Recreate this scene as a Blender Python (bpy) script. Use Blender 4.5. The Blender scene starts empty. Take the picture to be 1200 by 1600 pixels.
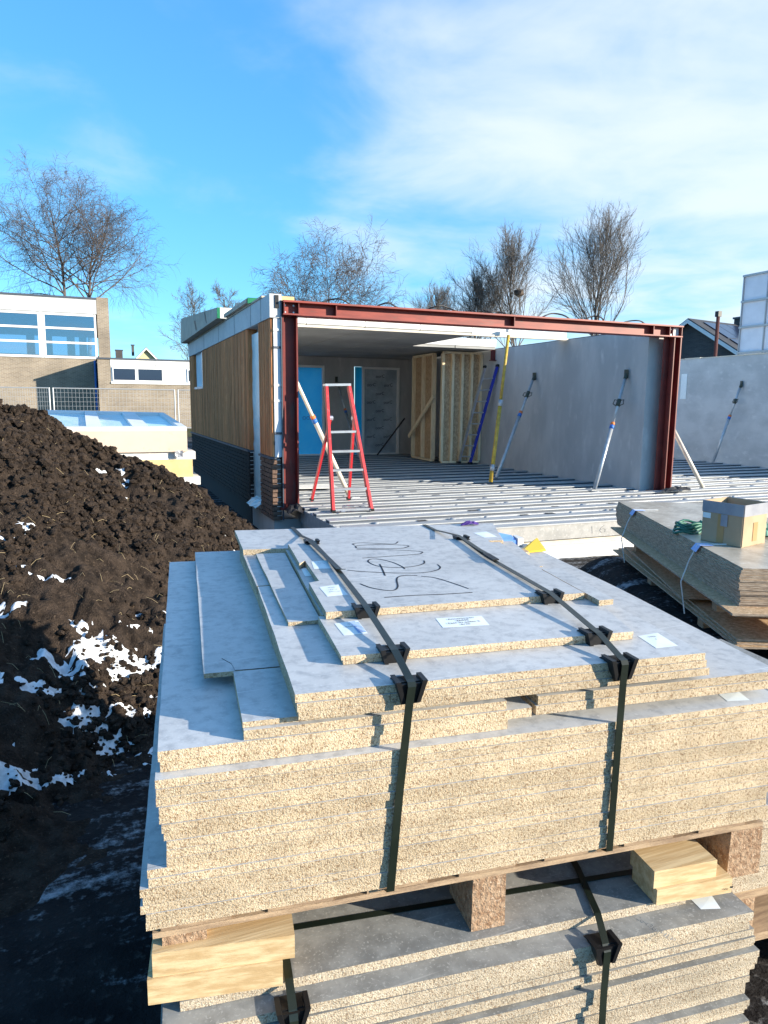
import bpy, math, random
import numpy as np
from mathutils import Vector, Matrix
random.seed(7); rng = np.random.default_rng(7)
scene = bpy.context.scene
col = scene.collection
R = math.radians
# ------------------------------------------------------------------ camera
CZ = 1.40
th, rl, yw = math.atan(168/1100.), R(0.55), R(22.0)
fw = Vector((math.sin(yw)*math.cos(th), math.cos(yw)*math.cos(th), -math.sin(th)))
rt = Vector((math.cos(yw), -math.sin(yw), 0)); up = rt.cross(fw)
rr = math.cos(rl)*rt + math.sin(rl)*up; uu = -math.sin(rl)*rt + math.cos(rl)*up
cd = bpy.data.cameras.new('camera'); cam = bpy.data.objects.new('camera', cd); col.objects.link(cam)
cd.sensor_fit = 'HORIZONTAL'; cd.sensor_width = 36; cd.lens = 33.0; cd.clip_start = .05; cd.clip_end = 3000
m3 = Matrix((rr, uu, -fw)).transposed()
cam.matrix_world = Matrix.Translation((0, 0, CZ)) @ m3.to_4x4()
scene.camera = cam
# ------------------------------------------------------------------ light
SUN_EL = R(15.3)
sh = Vector((-.775, .632, 0)).normalized()            # the way shadows fall on the ground
sundir = Vector((-sh.x*math.cos(SUN_EL), -sh.y*math.cos(SUN_EL), math.sin(SUN_EL)))
ld = bpy.data.lights.new('sun', 'SUN'); lo = bpy.data.objects.new('sun', ld); col.objects.link(lo)
ld.energy = 5.0; ld.angle = R(.53); ld.color = (1, .90, .74)
lo.rotation_euler = (-sundir).to_track_quat('-Z', 'Y').to_euler(); lo.location = (20, -15, 20)
scene.view_settings.view_transform = 'Standard'; scene.view_settings.look = 'None'
scene.view_settings.exposure = 1.08; scene.view_settings.gamma = 1
w = bpy.data.worlds.new('World'); scene.world = w; w.use_nodes = True
nt = w.node_tree; nt.nodes.clear(); N = nt.nodes.new; Lk = nt.links.new
sky = N('ShaderNodeTexSky'); sky.sky_type = 'NISHITA'; sky.sun_disc = False
sky.sun_elevation = SUN_EL; sky.sun_rotation = math.atan2(sundir.x, sundir.y)
sky.altitude = 0; sky.air_density = 1.0; sky.dust_density = .1; sky.ozone_density = 2.0
gam = N('ShaderNodeGamma'); gam.inputs[1].default_value = .62; Lk(sky.outputs[0], gam.inputs[0])
tint = N('ShaderNodeMix'); tint.data_type = 'RGBA'; tint.blend_type = 'MULTIPLY'; tint.inputs[0].default_value = 1; Lk(gam.outputs[0], tint.inputs[6]); tint.inputs[7].default_value = (1.05, 1.86, 2.62, 1)
hsv = N('ShaderNodeHueSaturation'); hsv.inputs['Saturation'].default_value = 1.10; hsv.inputs['Hue'].default_value = .5
Lk(tint.outputs[2], hsv.inputs['Color'])
tc = N('ShaderNodeTexCoord'); sep = N('ShaderNodeSeparateXYZ'); Lk(tc.outputs['Generated'], sep.inputs[0])
def mth(op, a, b=None, c=None):
    n = N('ShaderNodeMath'); n.operation = op
    for i, v in enumerate((a, b, c)):
        if v is None: continue
        if isinstance(v, (int, float)): n.inputs[i].default_value = v
        else: Lk(v, n.inputs[i])
    return n.outputs[0]
zc = mth('MAXIMUM', mth('ADD', sep.outputs[2], .12), .03)
cb = N('ShaderNodeCombineXYZ'); Lk(mth('DIVIDE', sep.outputs[0], zc), cb.inputs[0]); Lk(mth('DIVIDE', sep.outputs[1], zc), cb.inputs[1])
def wnoise(scale, detail, rough, off, dist=0.):
    mp = N('ShaderNodeMapping'); mp.inputs['Location'].default_value = off; Lk(cb.outputs[0], mp.inputs[0])
    n = N('ShaderNodeTexNoise'); n.inputs['Scale'].default_value = scale; n.inputs['Detail'].default_value = detail
    n.inputs['Roughness'].default_value = rough; n.inputs['Distortion'].default_value = dist; Lk(mp.outputs[0], n.inputs['Vector']); return n.outputs['Fac']
n1 = wnoise(.7, 6, .5, (3.1, 1.7, 0), .5); n2 = wnoise(2.0, 7, .54, (9.2, 4.4, 0), .4)
# cloud bank thickens eastwards
mr = N('ShaderNodeMapRange'); mr.interpolation_type = 'SMOOTHSTEP'; Lk(sep.outputs[0], mr.inputs['Value'])
mr.inputs['From Min'].default_value = .02; mr.inputs['From Max'].default_value = .72; mr.inputs['To Min'].default_value = -.05; mr.inputs['To Max'].default_value = .155
cov = mth('ADD', mth('ADD', mth('MULTIPLY', n1, .60), mth('MULTIPLY', n2, .40)), mr.outputs[0])
cr = N('ShaderNodeMapRange'); cr.interpolation_type = 'SMOOTHSTEP'; Lk(cov, cr.inputs['Value'])
cr.inputs['From Min'].default_value = .43; cr.inputs['From Max'].default_value = .76
cr.inputs['To Max'].default_value = .80
mix = N('ShaderNodeMix'); mix.data_type = 'RGBA'; Lk(cr.outputs[0], mix.inputs[0]); Lk(hsv.outputs[0], mix.inputs[6])
mix.inputs[7].default_value = (5.0, 5.35, 5.7, 1)
bg = N('ShaderNodeBackground'); bg.inputs['Strength'].default_value = .098; Lk(mix.outputs[2], bg.inputs[0])
wo = N('ShaderNodeOutputWorld'); Lk(bg.outputs[0], wo.inputs[0])

# ------------------------------------------------------------------ materials
def mat(name, c, rough=.7, c2=None, scale=8., c3=None, scale3=60., bump=0., bscale=40., bdist=.004, metal=0., spec=.4,
        stretch=(1, 1, 1), detail=6., objvar=0., blotch=0., blscale=9., lo_=.35, hi_=.65, lo3=.55, hi3=.7, translucent=0., coord='pos', bdetail=4.):
    m = bpy.data.materials.new(name); m.use_nodes = True; t = m.node_tree; b = t.nodes['Principled BSDF']
    b.inputs['Roughness'].default_value = rough; b.inputs['Metallic'].default_value = metal
    b.inputs['Specular IOR Level'].default_value = spec
    b.inputs['Base Color'].default_value = (*c, 1)
    if coord == 'pos': src = t.nodes.new('ShaderNodeNewGeometry').outputs['Position']
    else: src = t.nodes.new('ShaderNodeTexCoord').outputs['Object']
    mp = t.nodes.new('ShaderNodeMapping'); t.links.new(src, mp.inputs[0]); mp.inputs['Scale'].default_value = stretch
    if coord == 'obj':
        oi = t.nodes.new('ShaderNodeObjectInfo'); mu = t.nodes.new('ShaderNodeMath'); mu.operation = 'MULTIPLY'; mu.inputs[1].default_value = 37.
        t.links.new(oi.outputs['Random'], mu.inputs[0]); t.links.new(mu.outputs[0], mp.inputs['Location'])
    def noise(s, d):
        n = t.nodes.new('ShaderNodeTexNoise'); n.inputs['Scale'].default_value = s; n.inputs['Detail'].default_value = d
        n.inputs['Roughness'].default_value = .6; t.links.new(mp.outputs[0], n.inputs['Vector']); return n.outputs['Fac']
    def rng_(f, a, b_):
        r = t.nodes.new('ShaderNodeMapRange'); r.interpolation_type = 'SMOOTHSTEP'; t.links.new(f, r.inputs[0])
        r.inputs[1].default_value = a; r.inputs[2].default_value = b_; return r.outputs[0]
    cur = None
    if c2:
        x = t.nodes.new('ShaderNodeMix'); x.data_type = 'RGBA'; x.inputs[6].default_value = (*c, 1); x.inputs[7].default_value = (*c2, 1)
        t.links.new(rng_(noise(scale, detail), lo_, hi_), x.inputs[0]); cur = x.outputs[2]
    if c3:
        y = t.nodes.new('ShaderNodeMix'); y.data_type = 'RGBA'
        if cur: t.links.new(cur, y.inputs[6])
        else: y.inputs[6].default_value = (*c, 1)
        y.inputs[7].default_value = (*c3, 1); t.links.new(rng_(noise(scale3, 3), lo3, hi3), y.inputs[0]); cur = y.outputs[2]
    if cur and blotch:
        bl = rng_(noise(blscale, 5), .3, .7); r3 = t.nodes.new('ShaderNodeMapRange'); t.links.new(bl, r3.inputs[0]); r3.inputs[3].default_value = 1-blotch; r3.inputs[4].default_value = 1+blotch*.5
        z3 = t.nodes.new('ShaderNodeMix'); z3.data_type = 'RGBA'; z3.blend_type = 'MULTIPLY'; z3.inputs[0].default_value = 1; t.links.new(cur, z3.inputs[6]); t.links.new(r3.outputs[0], z3.inputs[7]); cur = z3.outputs[2]
    if cur and objvar:
        oi2 = t.nodes.new('ShaderNodeObjectInfo'); r2 = t.nodes.new('ShaderNodeMapRange'); t.links.new(oi2.outputs['Random'], r2.inputs[0]); r2.inputs[3].default_value = 1-objvar; r2.inputs[4].default_value = 1+objvar*.6
        z_ = t.nodes.new('ShaderNodeMix'); z_.data_type = 'RGBA'; z_.blend_type = 'MULTIPLY'; z_.inputs[0].default_value = 1; t.links.new(cur, z_.inputs[6]); t.links.new(r2.outputs[0], z_.inputs[7]); cur = z_.outputs[2]
    if cur: t.links.new(cur, b.inputs['Base Color'])
    if bump:
        bn = t.nodes.new('ShaderNodeBump'); bn.inputs['Strength'].default_value = bump; bn.inputs['Distance'].default_value = bdist
        t.links.new(noise(bscale, bdetail), bn.inputs['Height']); t.links.new(bn.outputs[0], b.inputs['Normal'])
    if translucent:
        tr = t.nodes.new('ShaderNodeBsdfTranslucent'); tr.inputs[0].default_value = (*c, 1)
        ms = t.nodes.new('ShaderNodeMixShader'); ms.inputs[0].default_value = translucent
        out = t.nodes['Material Output']; t.links.new(b.outputs[0], ms.inputs[1]); t.links.new(tr.outputs[0], ms.inputs[2]); t.links.new(ms.outputs[0], out.inputs[0])
    return m
def add_scuffs(m, col_, amt, layers):
    t = m.node_tree; b = t.nodes['Principled BSDF']; cur = b.inputs['Base Color'].links[0].from_socket; g = t.nodes.new('ShaderNodeNewGeometry'); oi = t.nodes.new('ShaderNodeObjectInfo')
    for rot, sc_, s_, lo_, hi_ in layers:
        mp = t.nodes.new('ShaderNodeMapping'); mp.inputs['Rotation'].default_value = (0, 0, rot); mp.inputs['Scale'].default_value = sc_; t.links.new(g.outputs['Position'], mp.inputs[0]); t.links.new(oi.outputs['Random'], mp.inputs['Location'])
        n = t.nodes.new('ShaderNodeTexNoise'); n.inputs['Scale'].default_value = s_; n.inputs['Detail'].default_value = 3; n.inputs['Distortion'].default_value = .25; t.links.new(mp.outputs[0], n.inputs['Vector'])
        r = t.nodes.new('ShaderNodeMapRange'); r.interpolation_type = 'SMOOTHSTEP'; t.links.new(n.outputs['Fac'], r.inputs[0]); r.inputs[1].default_value = lo_; r.inputs[2].default_value = hi_; r.inputs[4].default_value = amt
        x = t.nodes.new('ShaderNodeMix'); x.data_type = 'RGBA'; t.links.new(r.outputs[0], x.inputs[0]); t.links.new(cur, x.inputs[6]); x.inputs[7].default_value = (*col_, 1); cur = x.outputs[2]
    t.links.new(cur, b.inputs['Base Color'])
def glass_mat(name, tint, see=.5, rough=.02):
    m = bpy.data.materials.new(name); m.use_nodes = True; t = m.node_tree; t.nodes.clear()
    g = t.nodes.new('ShaderNodeBsdfGlossy'); g.inputs['Roughness'].default_value = rough; g.inputs[0].default_value = (.8, .85, .9, 1)
    tr = t.nodes.new('ShaderNodeBsdfTransparent'); tr.inputs[0].default_value = (*tint, 1)
    fr = t.nodes.new('ShaderNodeLayerWeight'); fr.inputs[0].default_value = .25
    ms = t.nodes.new('ShaderNodeMixShader'); o = t.nodes.new('ShaderNodeOutputMaterial')
    mr_ = t.nodes.new('ShaderNodeMapRange'); t.links.new(fr.outputs['Fresnel'], mr_.inputs[0]); mr_.inputs[3].default_value = 1-see; mr_.inputs[4].default_value = .95
    t.links.new(mr_.outputs[0], ms.inputs[0]); t.links.new(tr.outputs[0], ms.inputs[1]); t.links.new(g.outputs[0], ms.inputs[2]); t.links.new(ms.outputs[0], o.inputs[0])
    return m
def brick_mat(name, a, b_, mortar, sc):
    m = bpy.data.materials.new(name); m.use_nodes = True; t = m.node_tree; p = t.nodes['Principled BSDF']; p.inputs['Roughness'].default_value = .9
    g = t.nodes.new('ShaderNodeNewGeometry'); s = t.nodes.new('ShaderNodeSeparateXYZ'); t.links.new(g.outputs['Position'], s.inputs[0])
    ad = t.nodes.new('ShaderNodeMath'); ad.operation = 'ADD'; t.links.new(s.outputs[0], ad.inputs[0]); t.links.new(s.outputs[1], ad.inputs[1])
    c = t.nodes.new('ShaderNodeCombineXYZ'); t.links.new(ad.outputs[0], c.inputs[0]); t.links.new(s.outputs[2], c.inputs[1])
    br = t.nodes.new('ShaderNodeTexBrick'); br.inputs['Color1'].default_value = (*a, 1); br.inputs['Color2'].default_value = (*b_, 1); br.inputs['Mortar'].default_value = (*mortar, 1)
    br.inputs['Scale'].default_value = sc; br.inputs['Mortar Size'].default_value = .012; br.inputs['Brick Width'].default_value = .22; br.inputs['Row Height'].default_value = .066
    t.links.new(c.outputs[0], br.inputs['Vector'])
    n = t.nodes.new('ShaderNodeTexNoise'); n.inputs['Scale'].default_value = .9; n.inputs['Detail'].default_value = 6; t.links.new(g.outputs['Position'], n.inputs['Vector'])
    x = t.nodes.new('ShaderNodeMix'); x.data_type = 'RGBA'; x.blend_type = 'MULTIPLY'; x.inputs[0].default_value = .6
    t.links.new(br.outputs['Color'], x.inputs[6])
    cr_ = t.nodes.new('ShaderNodeMapRange'); t.links.new(n.outputs['Fac'], cr_.inputs[0]); cr_.inputs[1].default_value = .3; cr_.inputs[2].default_value = .7; cr_.inputs[3].default_value = .55; cr_.inputs[4].default_value = 1.2
    t.links.new(cr_.outputs[0], x.inputs[7]); t.links.new(x.outputs[2], p.inputs['Base Color'])
    return m

MT = {}
MT['grey'] = mat('board_face', (.53, .53, .525), .42, (.37, .375, .38), 34, (.62, .62, .615), 170, .10, 260, .001, spec=.5, lo3=.56, hi3=.75, lo_=.42, hi_=.72, detail=8, blotch=.10, blscale=4, objvar=.08)
MT['chip'] = mat('chipboard_edge', (.61, .48, .32), .9, (.31, .205, .12), 185, (.76, .65, .49), 400, 1., 300, .0045, objvar=.14, blotch=.16, blscale=14, detail=3, lo_=.47, hi_=.66, lo3=.5, hi3=.68, spec=.15)
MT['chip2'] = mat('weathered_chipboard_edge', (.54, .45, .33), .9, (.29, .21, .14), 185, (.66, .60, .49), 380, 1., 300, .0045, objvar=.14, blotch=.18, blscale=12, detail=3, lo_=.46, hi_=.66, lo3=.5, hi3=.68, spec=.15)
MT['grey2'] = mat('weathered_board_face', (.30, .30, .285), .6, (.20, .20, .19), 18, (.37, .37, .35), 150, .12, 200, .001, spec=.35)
add_scuffs(MT['grey'], (.66, .665, .66), .55, ((.5, (1, 45, 1), 2.2, .66, .72), (-.9, (1, 60, 1), 1.8, .68, .73), (.2, (1, 1.6, 1), 3.5, .60, .78)))
add_scuffs(MT['grey'], (.20, .20, .20), .5, ((1.2, (1, 50, 1), 2.6, .70, .75),))
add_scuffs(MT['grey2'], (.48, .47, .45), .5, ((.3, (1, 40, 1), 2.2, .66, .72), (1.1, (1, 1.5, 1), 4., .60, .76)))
MT['osb_edge'] = mat('osb_edge', (.50, .40, .30), .9, (.26, .20, .15), 60, None, 1, .8, 130, .003, stretch=(.35, .35, 3), spec=.15)
MT['osb_face'] = mat('osb_face', (.60, .42, .25), .7, (.40, .255, .14), 34, (.72, .56, .38), 70, .3, 60, .002, stretch=(1, 1, .4), spec=.3)
MT['osb_film'] = mat('wet_board_face', (.52, .46, .37), .35, (.36, .31, .24), 5, (.62, .58, .50), 24, .15, 30, .002, spec=.6)
MT['wood'] = mat('planed_wood', (.68, .52, .30), .75, (.50, .34, .17), 3, (.26, .16, .08), 1.3, .4, 12, .002, lo3=.70, hi3=.76, stretch=(1.2, 26, 26), spec=.25, coord='obj')
MT['wood2'] = mat('rough_pallet_wood', (.47, .34, .22), .85, (.30, .21, .14), 6, (.22, .15, .1), 40, .6, 60, .003, stretch=(1.5, 14, 14), spec=.2, coord='obj', lo3=.6, hi3=.75)
MT['block'] = mat('pressed_chip_block', (.42, .29, .19), .95, (.25, .15, .09), 70, (.56, .42, .30), 140, 1., 130, .006, spec=.1, detail=3)
MT['stud'] = mat('stud_pine', (.86, .72, .50), .7, (.74, .59, .37), 4, None, 1, .15, 40, .002, stretch=(6, 6, 1), spec=.25, coord='obj')
MT['strap'] = mat('dark_green_strapping', (.009, .014, .010), .33, (.016, .022, .016), 9, spec=.4)
MT['clip'] = mat('black_plastic', (.009, .009, .010), .45, spec=.35)
MT['paper'] = mat('white_paper', (.80, .84, .84), .7, (.74, .79, .80), 20, spec=.2)
MT['blue'] = mat('blue_print', (.16, .36, .72), .7, spec=.2)
MT['ink'] = mat('black_ink', (.012, .012, .018), .5, spec=.3)
MT['graphite'] = mat('pencil', (.30, .30, .29), .7)
MT['soil'] = mat('brown_soil', (.060, .044, .034), .97, (.024, .018, .0145), 13, (.105, .076, .056), 60, 1., 90, .03, spec=.12, lo3=.56, hi3=.74, bdetail=8)
MT['ground'] = mat('black_sandy_soil', (.024, .022, .022), .95, (.012, .011, .012), 5, (.05, .045, .042), 30, 1., 30, .02, spec=.15, bdetail=8)
MT['far'] = mat('grass', (.06, .075, .03), .95, (.09, .08, .045), .6, spec=.1)
MT['snow'] = mat('snow', (.74, .77, .81), .7, (.52, .54, .57), 24, None, 1, .5, 60, .006, spec=.3)
MT['straw'] = mat('dry_straw', (.42, .33, .19), .8)
MT['concrete'] = mat('grey_concrete', (.50, .50, .495), .8, (.39, .395, .40), 1.6, (.57, .57, .56), 5, .2, 60, .002, stretch=(1, 1, .4), lo3=.55, hi3=.8, spec=.25)
MT['concrete2'] = mat('patchy_concrete', (.54, .545, .545), .8, (.42, .43, .435), 1.1, (.60, .60, .595), 5, .3, 40, .002, stretch=(1, 1, 1.6), lo3=.55, hi3=.8, spec=.25)
MT['slab'] = mat('slab_edge_concrete', (.44, .43, .41), .85, (.34, .335, .32), 6, (.52, .51, .49), 30, .3, 80, .003, spec=.2)
MT['beige'] = mat('beige_strip', (.66, .60, .50), .85, (.58, .52, .43), 5)
MT['foam'] = mat('white_foam', (.70, .70, .68), .85, (.62, .62, .61), 12, None, 1, .15, 120, .001, spec=.2)
MT['foamend'] = mat('white_insulation', (.76, .79, .84), .8, (.66, .69, .75), 3)
MT['yfoam'] = mat('yellow_foam', (.64, .50, .25), .85, (.58, .44, .21), 6)
MT['cream'] = mat('cream_panel', (.62, .50, .40), .8, (.56, .45, .36), 2.5, (.50, .39, .29), 11, lo3=.62, hi3=.8)
MT['deck'] = mat('galvanised_deck', (.46, .475, .48), .48, (.36, .375, .39), 3.2, (.55, .555, .55), 22, .06, 20, .003, metal=.25, spec=.5, stretch=(.4, 1.6, 1), lo3=.55, hi3=.75)
MT['red'] = mat('red_oxide_steel', (.18, .025, .019), .5, (.125, .018, .015), 4, (.10, .02, .018), 14, .12, 60, .001, lo3=.62, hi3=.78, spec=.45)
MT['beam'] = mat('orange_red_steel', (.28, .046, .031), .5, (.18, .027, .021), 2.4, (.09, .06, .045), 5, .12, 60, .001, stretch=(1, 1, 4), lo3=.64, hi3=.78, spec=.45)
MT['rust'] = mat('dark_rust', (.085, .022, .02), .7)
MT['black'] = mat('black_rubber', (.015, .015, .017), .5)
MT['timber'] = mat('stained_timber', (.78, .30, .12), .75, (.54, .195, .075), 3, (.86, .38, .17), 9, .3, 70, .002, objvar=.22, stretch=(9, 9, .7), spec=.25, coord='obj')
MT['dbrick'] = mat('dark_brick', (.030, .022, .020), .85, (.017, .014, .014), 14, (.045, .032, .028), 60, .5, 120, .003, coord='obj')
MT['lbrick'] = mat('brown_brick', (.17, .105, .075), .85, (.10, .065, .05), 14, (.24, .16, .12), 60, .5, 120, .003, coord='obj')
MT['mortar'] = mat('dark_mortar', (.03, .029, .029), .9)
MT['mortar2'] = mat('open_white_joint', (.72, .74, .76), .9)
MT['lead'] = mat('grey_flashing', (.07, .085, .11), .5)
MT['white'] = mat('white_paint', (.80, .80, .79), .5, (.74, .74, .74), 2)
MT['fascia'] = mat('primed_fascia', (.56, .565, .57), .6, (.47, .48, .50), 2.5, (.62, .62, .61), 20)
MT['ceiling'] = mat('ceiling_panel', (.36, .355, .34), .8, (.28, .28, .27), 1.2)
MT['film'] = mat('blue_film', (.06, .56, .95), .35, (.12, .66, .96), 3, None, 1, .2, 9, .01, translucent=.55)
MT['cyan'] = mat('cyan_film', (.05, .68, .90), .35, translucent=.65)
MT['pale'] = mat('pale_blue_film', (.48, .70, .78), .25, (.62, .80, .86), 6, None, 1, .4, 16, .01, spec=.6)
MT['sheet'] = mat('clear_plastic_sheet', (.46, .52, .58), .25, (.32, .38, .44), 2.2, (.58, .63, .68), 5, .8, 5, .03, spec=.6, lo3=.66, hi3=.82)
MT['alu'] = mat('aluminium', (.62, .63, .65), .35, (.5, .51, .53), 8, metal=.7)
MT['galv'] = mat('galvanised_tube', (.50, .53, .56), .4, (.40, .43, .46), 12, metal=.45)
MT['cream_tube'] = mat('cream_tube', (.72, .66, .54), .45, (.62, .55, .44), 9)
MT['yellow_tube'] = mat('yellow_paint_worn', (.58, .41, .05), .5, (.38, .25, .05), 14, (.20, .15, .09), 30, lo3=.62, hi3=.75)
MT['ladder_red'] = mat('red_fibreglass', (.60, .025, .035), .4, (.52, .022, .03), 6)
MT['ladder_blue'] = mat('blue_paint', (.02, .045, .42), .4)
MT['orange'] = mat('orange_collar', (.75, .20, .05), .5)
MT['bluecol'] = mat('blue_collar', (.04, .16, .50), .5)
MT['darkcol'] = mat('dark_green_steel', (.05, .06, .045), .5)
MT['card'] = mat('cardboard', (.42, .31, .20), .85, (.37, .27, .17), 5, None, 1, .1, 60, .001)
MT['cardtape'] = mat('brown_tape', (.40, .25, .11), .35)
MT['greyband'] = mat('grey_tape_band', (.30, .31, .34), .4, (.24, .25, .29), 9)
MT['hose'] = mat('green_rope', (.035, .16, .12), .5)
MT['schoolbrick'] = brick_mat('school_brick', (.30, .24, .17), (.21, .165, .12), (.34, .30, .25), 1.)
MT['housebrick'] = brick_mat('house_brick', (.085, .08, .08), (.055, .052, .055), (.09, .085, .085), 1.)
MT['tile'] = mat('roof_tile', (.035, .037, .042), .6, (.055, .055, .06), 2)
MT['solar'] = mat('solar_panel', (.02, .03, .06), .15, spec=.7)
MT['yellow_render'] = mat('yellow_render', (.66, .58, .34), .85)
MT['glass'] = glass_mat('window_glass', (.50, .60, .72), .72)
MT['darkglass'] = glass_mat('dark_glass', (.10, .14, .18), .75)
MT['interior'] = mat('dark_interior', (.05, .06, .07), .9)
MT['bark'] = mat('grey_bark', (.15, .115, .095), .9, (.085, .065, .055), 5)
MT['birch'] = mat('birch_bark', (.34, .29, .25), .85, (.10, .08, .07), 4)
MT['twig'] = mat('brown_twig', (.105, .088, .082), .9)
MT['twig2'] = mat('grey_twig', (.125, .11, .098), .9)
MT['panel'] = mat('white_formwork', (.66, .71, .80), .6, (.60, .65, .74), 3)
MT['wrap'] = mat('beige_wrapped_board', (.56, .45, .35), .7, (.46, .36, .28), 4)
MT['greentape'] = mat('green_tape', (.0, .16, .07), .5)
MT['purple'] = mat('purple_cloth', (.07, .03, .22), .8, (.04, .015, .14), 20)
MT['yellowbag'] = mat('yellow_plastic', (.85, .55, .03), .45)
MT['bluewhite'] = mat('blue_packaging', (.12, .28, .68), .5)
MT['fence'] = mat('galvanised_fence', (.40, .42, .44), .5, metal=.4)
MT['bluepaper'] = mat('pale_blue_paper', (.36, .48, .78), .7)
MT['duct'] = mat('white_duct', (.72, .75, .80), .6, (.60, .64, .70), 4)

add_scuffs(MT['red'], (.10, .06, .05), .6, ((.0, (6, 6, 1), 2.5, .60, .72),))
add_scuffs(MT['beam'], (.12, .085, .07), .7, ((.0, (.6, 3, 5), 2.0, .60, .74),))
add_scuffs(MT['ladder_red'], (.70, .30, .28), .5, ((.0, (30, 30, 3), 2.5, .62, .72),))
# ------------------------------------------------------------------ mesh helpers
class MB:
    def __init__(s): s.v = []; s.f = []; s.m = []
    def add(s, vs, fs, mi=0):
        o = len(s.v); s.v += [tuple(p) for p in vs]
        for i, f in enumerate(fs):
            s.f.append(tuple(o+k for k in f)); s.m.append(mi[i] if isinstance(mi, (list, tuple)) else mi)
        return s
    def box(s, x0, x1, y0, y1, z0, z1, mi=0):
        v = [(x, y, z) for z in (z0, z1) for y in (y0, y1) for x in (x0, x1)]
        return s.add(v, [(0, 2, 3, 1), (4, 5, 7, 6), (0, 1, 5, 4), (2, 6, 7, 3), (0, 4, 6, 2), (1, 3, 7, 5)], mi)
    def hexa(s, b, t, mi=0):      # bottom quad, top quad (counter-clockwise)
        n = len(b); f = [tuple(range(n-1, -1, -1)), tuple(range(n, 2*n))] + [(i, (i+1) % n, n+(i+1) % n, n+i) for i in range(n)]
        return s.add(list(b)+list(t), f, mi)
    def prism(s, poly, z0, z1, top=0, side=0, bot=None):
        n = len(poly); a = sum(poly[i][0]*poly[(i+1) % n][1]-poly[(i+1) % n][0]*poly[i][1] for i in range(n))
        if a < 0: poly = poly[::-1]
        v = [(x, y, z0) for x, y in poly]+[(x, y, z1) for x, y in poly]
        f = [tuple(range(n-1, -1, -1)), tuple(range(n, 2*n))]+[(i, (i+1) % n, n+(i+1) % n, n+i) for i in range(n)]
        return s.add(v, f, [top if bot is None else bot, top]+[side]*n)
    def bar(s, p, q, wd, hg, upv=(0, 0, 1), mi=0):
        p, q = Vector(p), Vector(q); d = (q-p).normalized(); x = d.cross(Vector(upv))
        if x.length < 1e-4: x = d.cross(Vector((1, 0, 0)))
        x.normalize(); y = x.cross(d).normalized(); x *= wd/2; y *= hg/2
        return s.add([p-x-y, p+x-y, p+x+y, p-x+y, q-x-y, q+x-y, q+x+y, q-x+y], [(0, 3, 2, 1), (4, 5, 6, 7), (0, 1, 5, 4), (1, 2, 6, 5), (2, 3, 7, 6), (3, 0, 4, 7)], mi)
    def tube(s, pts, r, n=8, mi=0, cap=True):
        pts = [Vector(p) for p in pts]; k = len(pts); rs = r if isinstance(r, (list, tuple)) else [r]*k
        prev = None; o = len(s.v)
        for i, p in enumerate(pts):
            d = (pts[min(i+1, k-1)]-pts[max(i-1, 0)]).normalized()
            x = prev-d*prev.dot(d) if prev else d.cross(Vector((0, 0, 1)) if abs(d.z) < .9 else Vector((1, 0, 0)))
            x.normalize(); prev = x; y = d.cross(x)
            for j in range(n):
                a = 2*math.pi*j/n; s.v.append(tuple(p+(x*math.cos(a)+y*math.sin(a))*rs[i]))
        for i in range(k-1):
            for j in range(n):
                s.f.append((o+i*n+j, o+i*n+(j+1) % n, o+(i+1)*n+(j+1) % n, o+(i+1)*n+j)); s.m.append(mi)
        if cap:
            s.f.append(tuple(o+j for j in range(n-1, -1, -1))); s.f.append(tuple(o+(k-1)*n+j for j in range(n))); s.m += [mi, mi]
        return s
    def ribbon(s, pts, wd, side, thick=.0012, mi=0):     # strap along pts, width along the vector side
        pts = [Vector(p) for p in pts]; sd = Vector(side).normalized()*wd/2; k = len(pts); o = len(s.v)
        for i, p in enumerate(pts):
            d = (pts[min(i+1, k-1)]-pts[max(i-1, 0)]).normalized(); nn = sd.cross(d).normalized()*thick/2
            for a in (p-sd-nn, p+sd-nn, p+sd+nn, p-sd+nn): s.v.append(tuple(a))
        for i in range(k-1):
            for j in range(4): s.f.append((o+i*4+j, o+i*4+(j+1) % 4, o+(i+1)*4+(j+1) % 4, o+(i+1)*4+j)); s.m.append(mi)
        s.f += [(o+3, o+2, o+1, o), tuple(o+(k-1)*4+j for j in range(4))]; s.m += [mi, mi]
        return s
    def build(s, name, mats, parent=None, smooth=False, kind=None):
        a = np.array(s.v, dtype=float); c = (a.min(0)+a.max(0))/2; c[2] = a[:, 2].min()
        me = bpy.data.meshes.new(name); me.from_pydata([tuple(p) for p in a-c], [], s.f)
        if not isinstance(mats, (list, tuple)): mats = [mats]
        for q in mats: me.materials.append(MT[q] if isinstance(q, str) else q)
        if len(mats) > 1: me.polygons.foreach_set('material_index', s.m)
        if smooth: me.polygons.foreach_set('use_smooth', [True]*len(me.polygons))
        me.update()
        ob = bpy.data.objects.new(name, me); col.objects.link(ob); place(ob, Vector(c), parent)
        if kind: ob['kind'] = kind
        return ob
WL = {}
def place(ob, loc, parent):
    WL[ob.name] = loc.copy()
    if parent: ob.parent = parent; ob.location = loc-WL[parent.name]
    else: ob.location = loc
def tag(o, label, cat, group=None):
    o['label'] = label; o['category'] = cat; o['kind'] = 'thing'
    if group: o['group'] = group
    return o
def thing(name, label, cat, loc, group=None):
    o = bpy.data.objects.new(name, None); col.objects.link(o); o.empty_display_size = .1; place(o, Vector(loc), None); return tag(o, label, cat, group)
def struct(o): o['kind'] = 'structure'; return o
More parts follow.
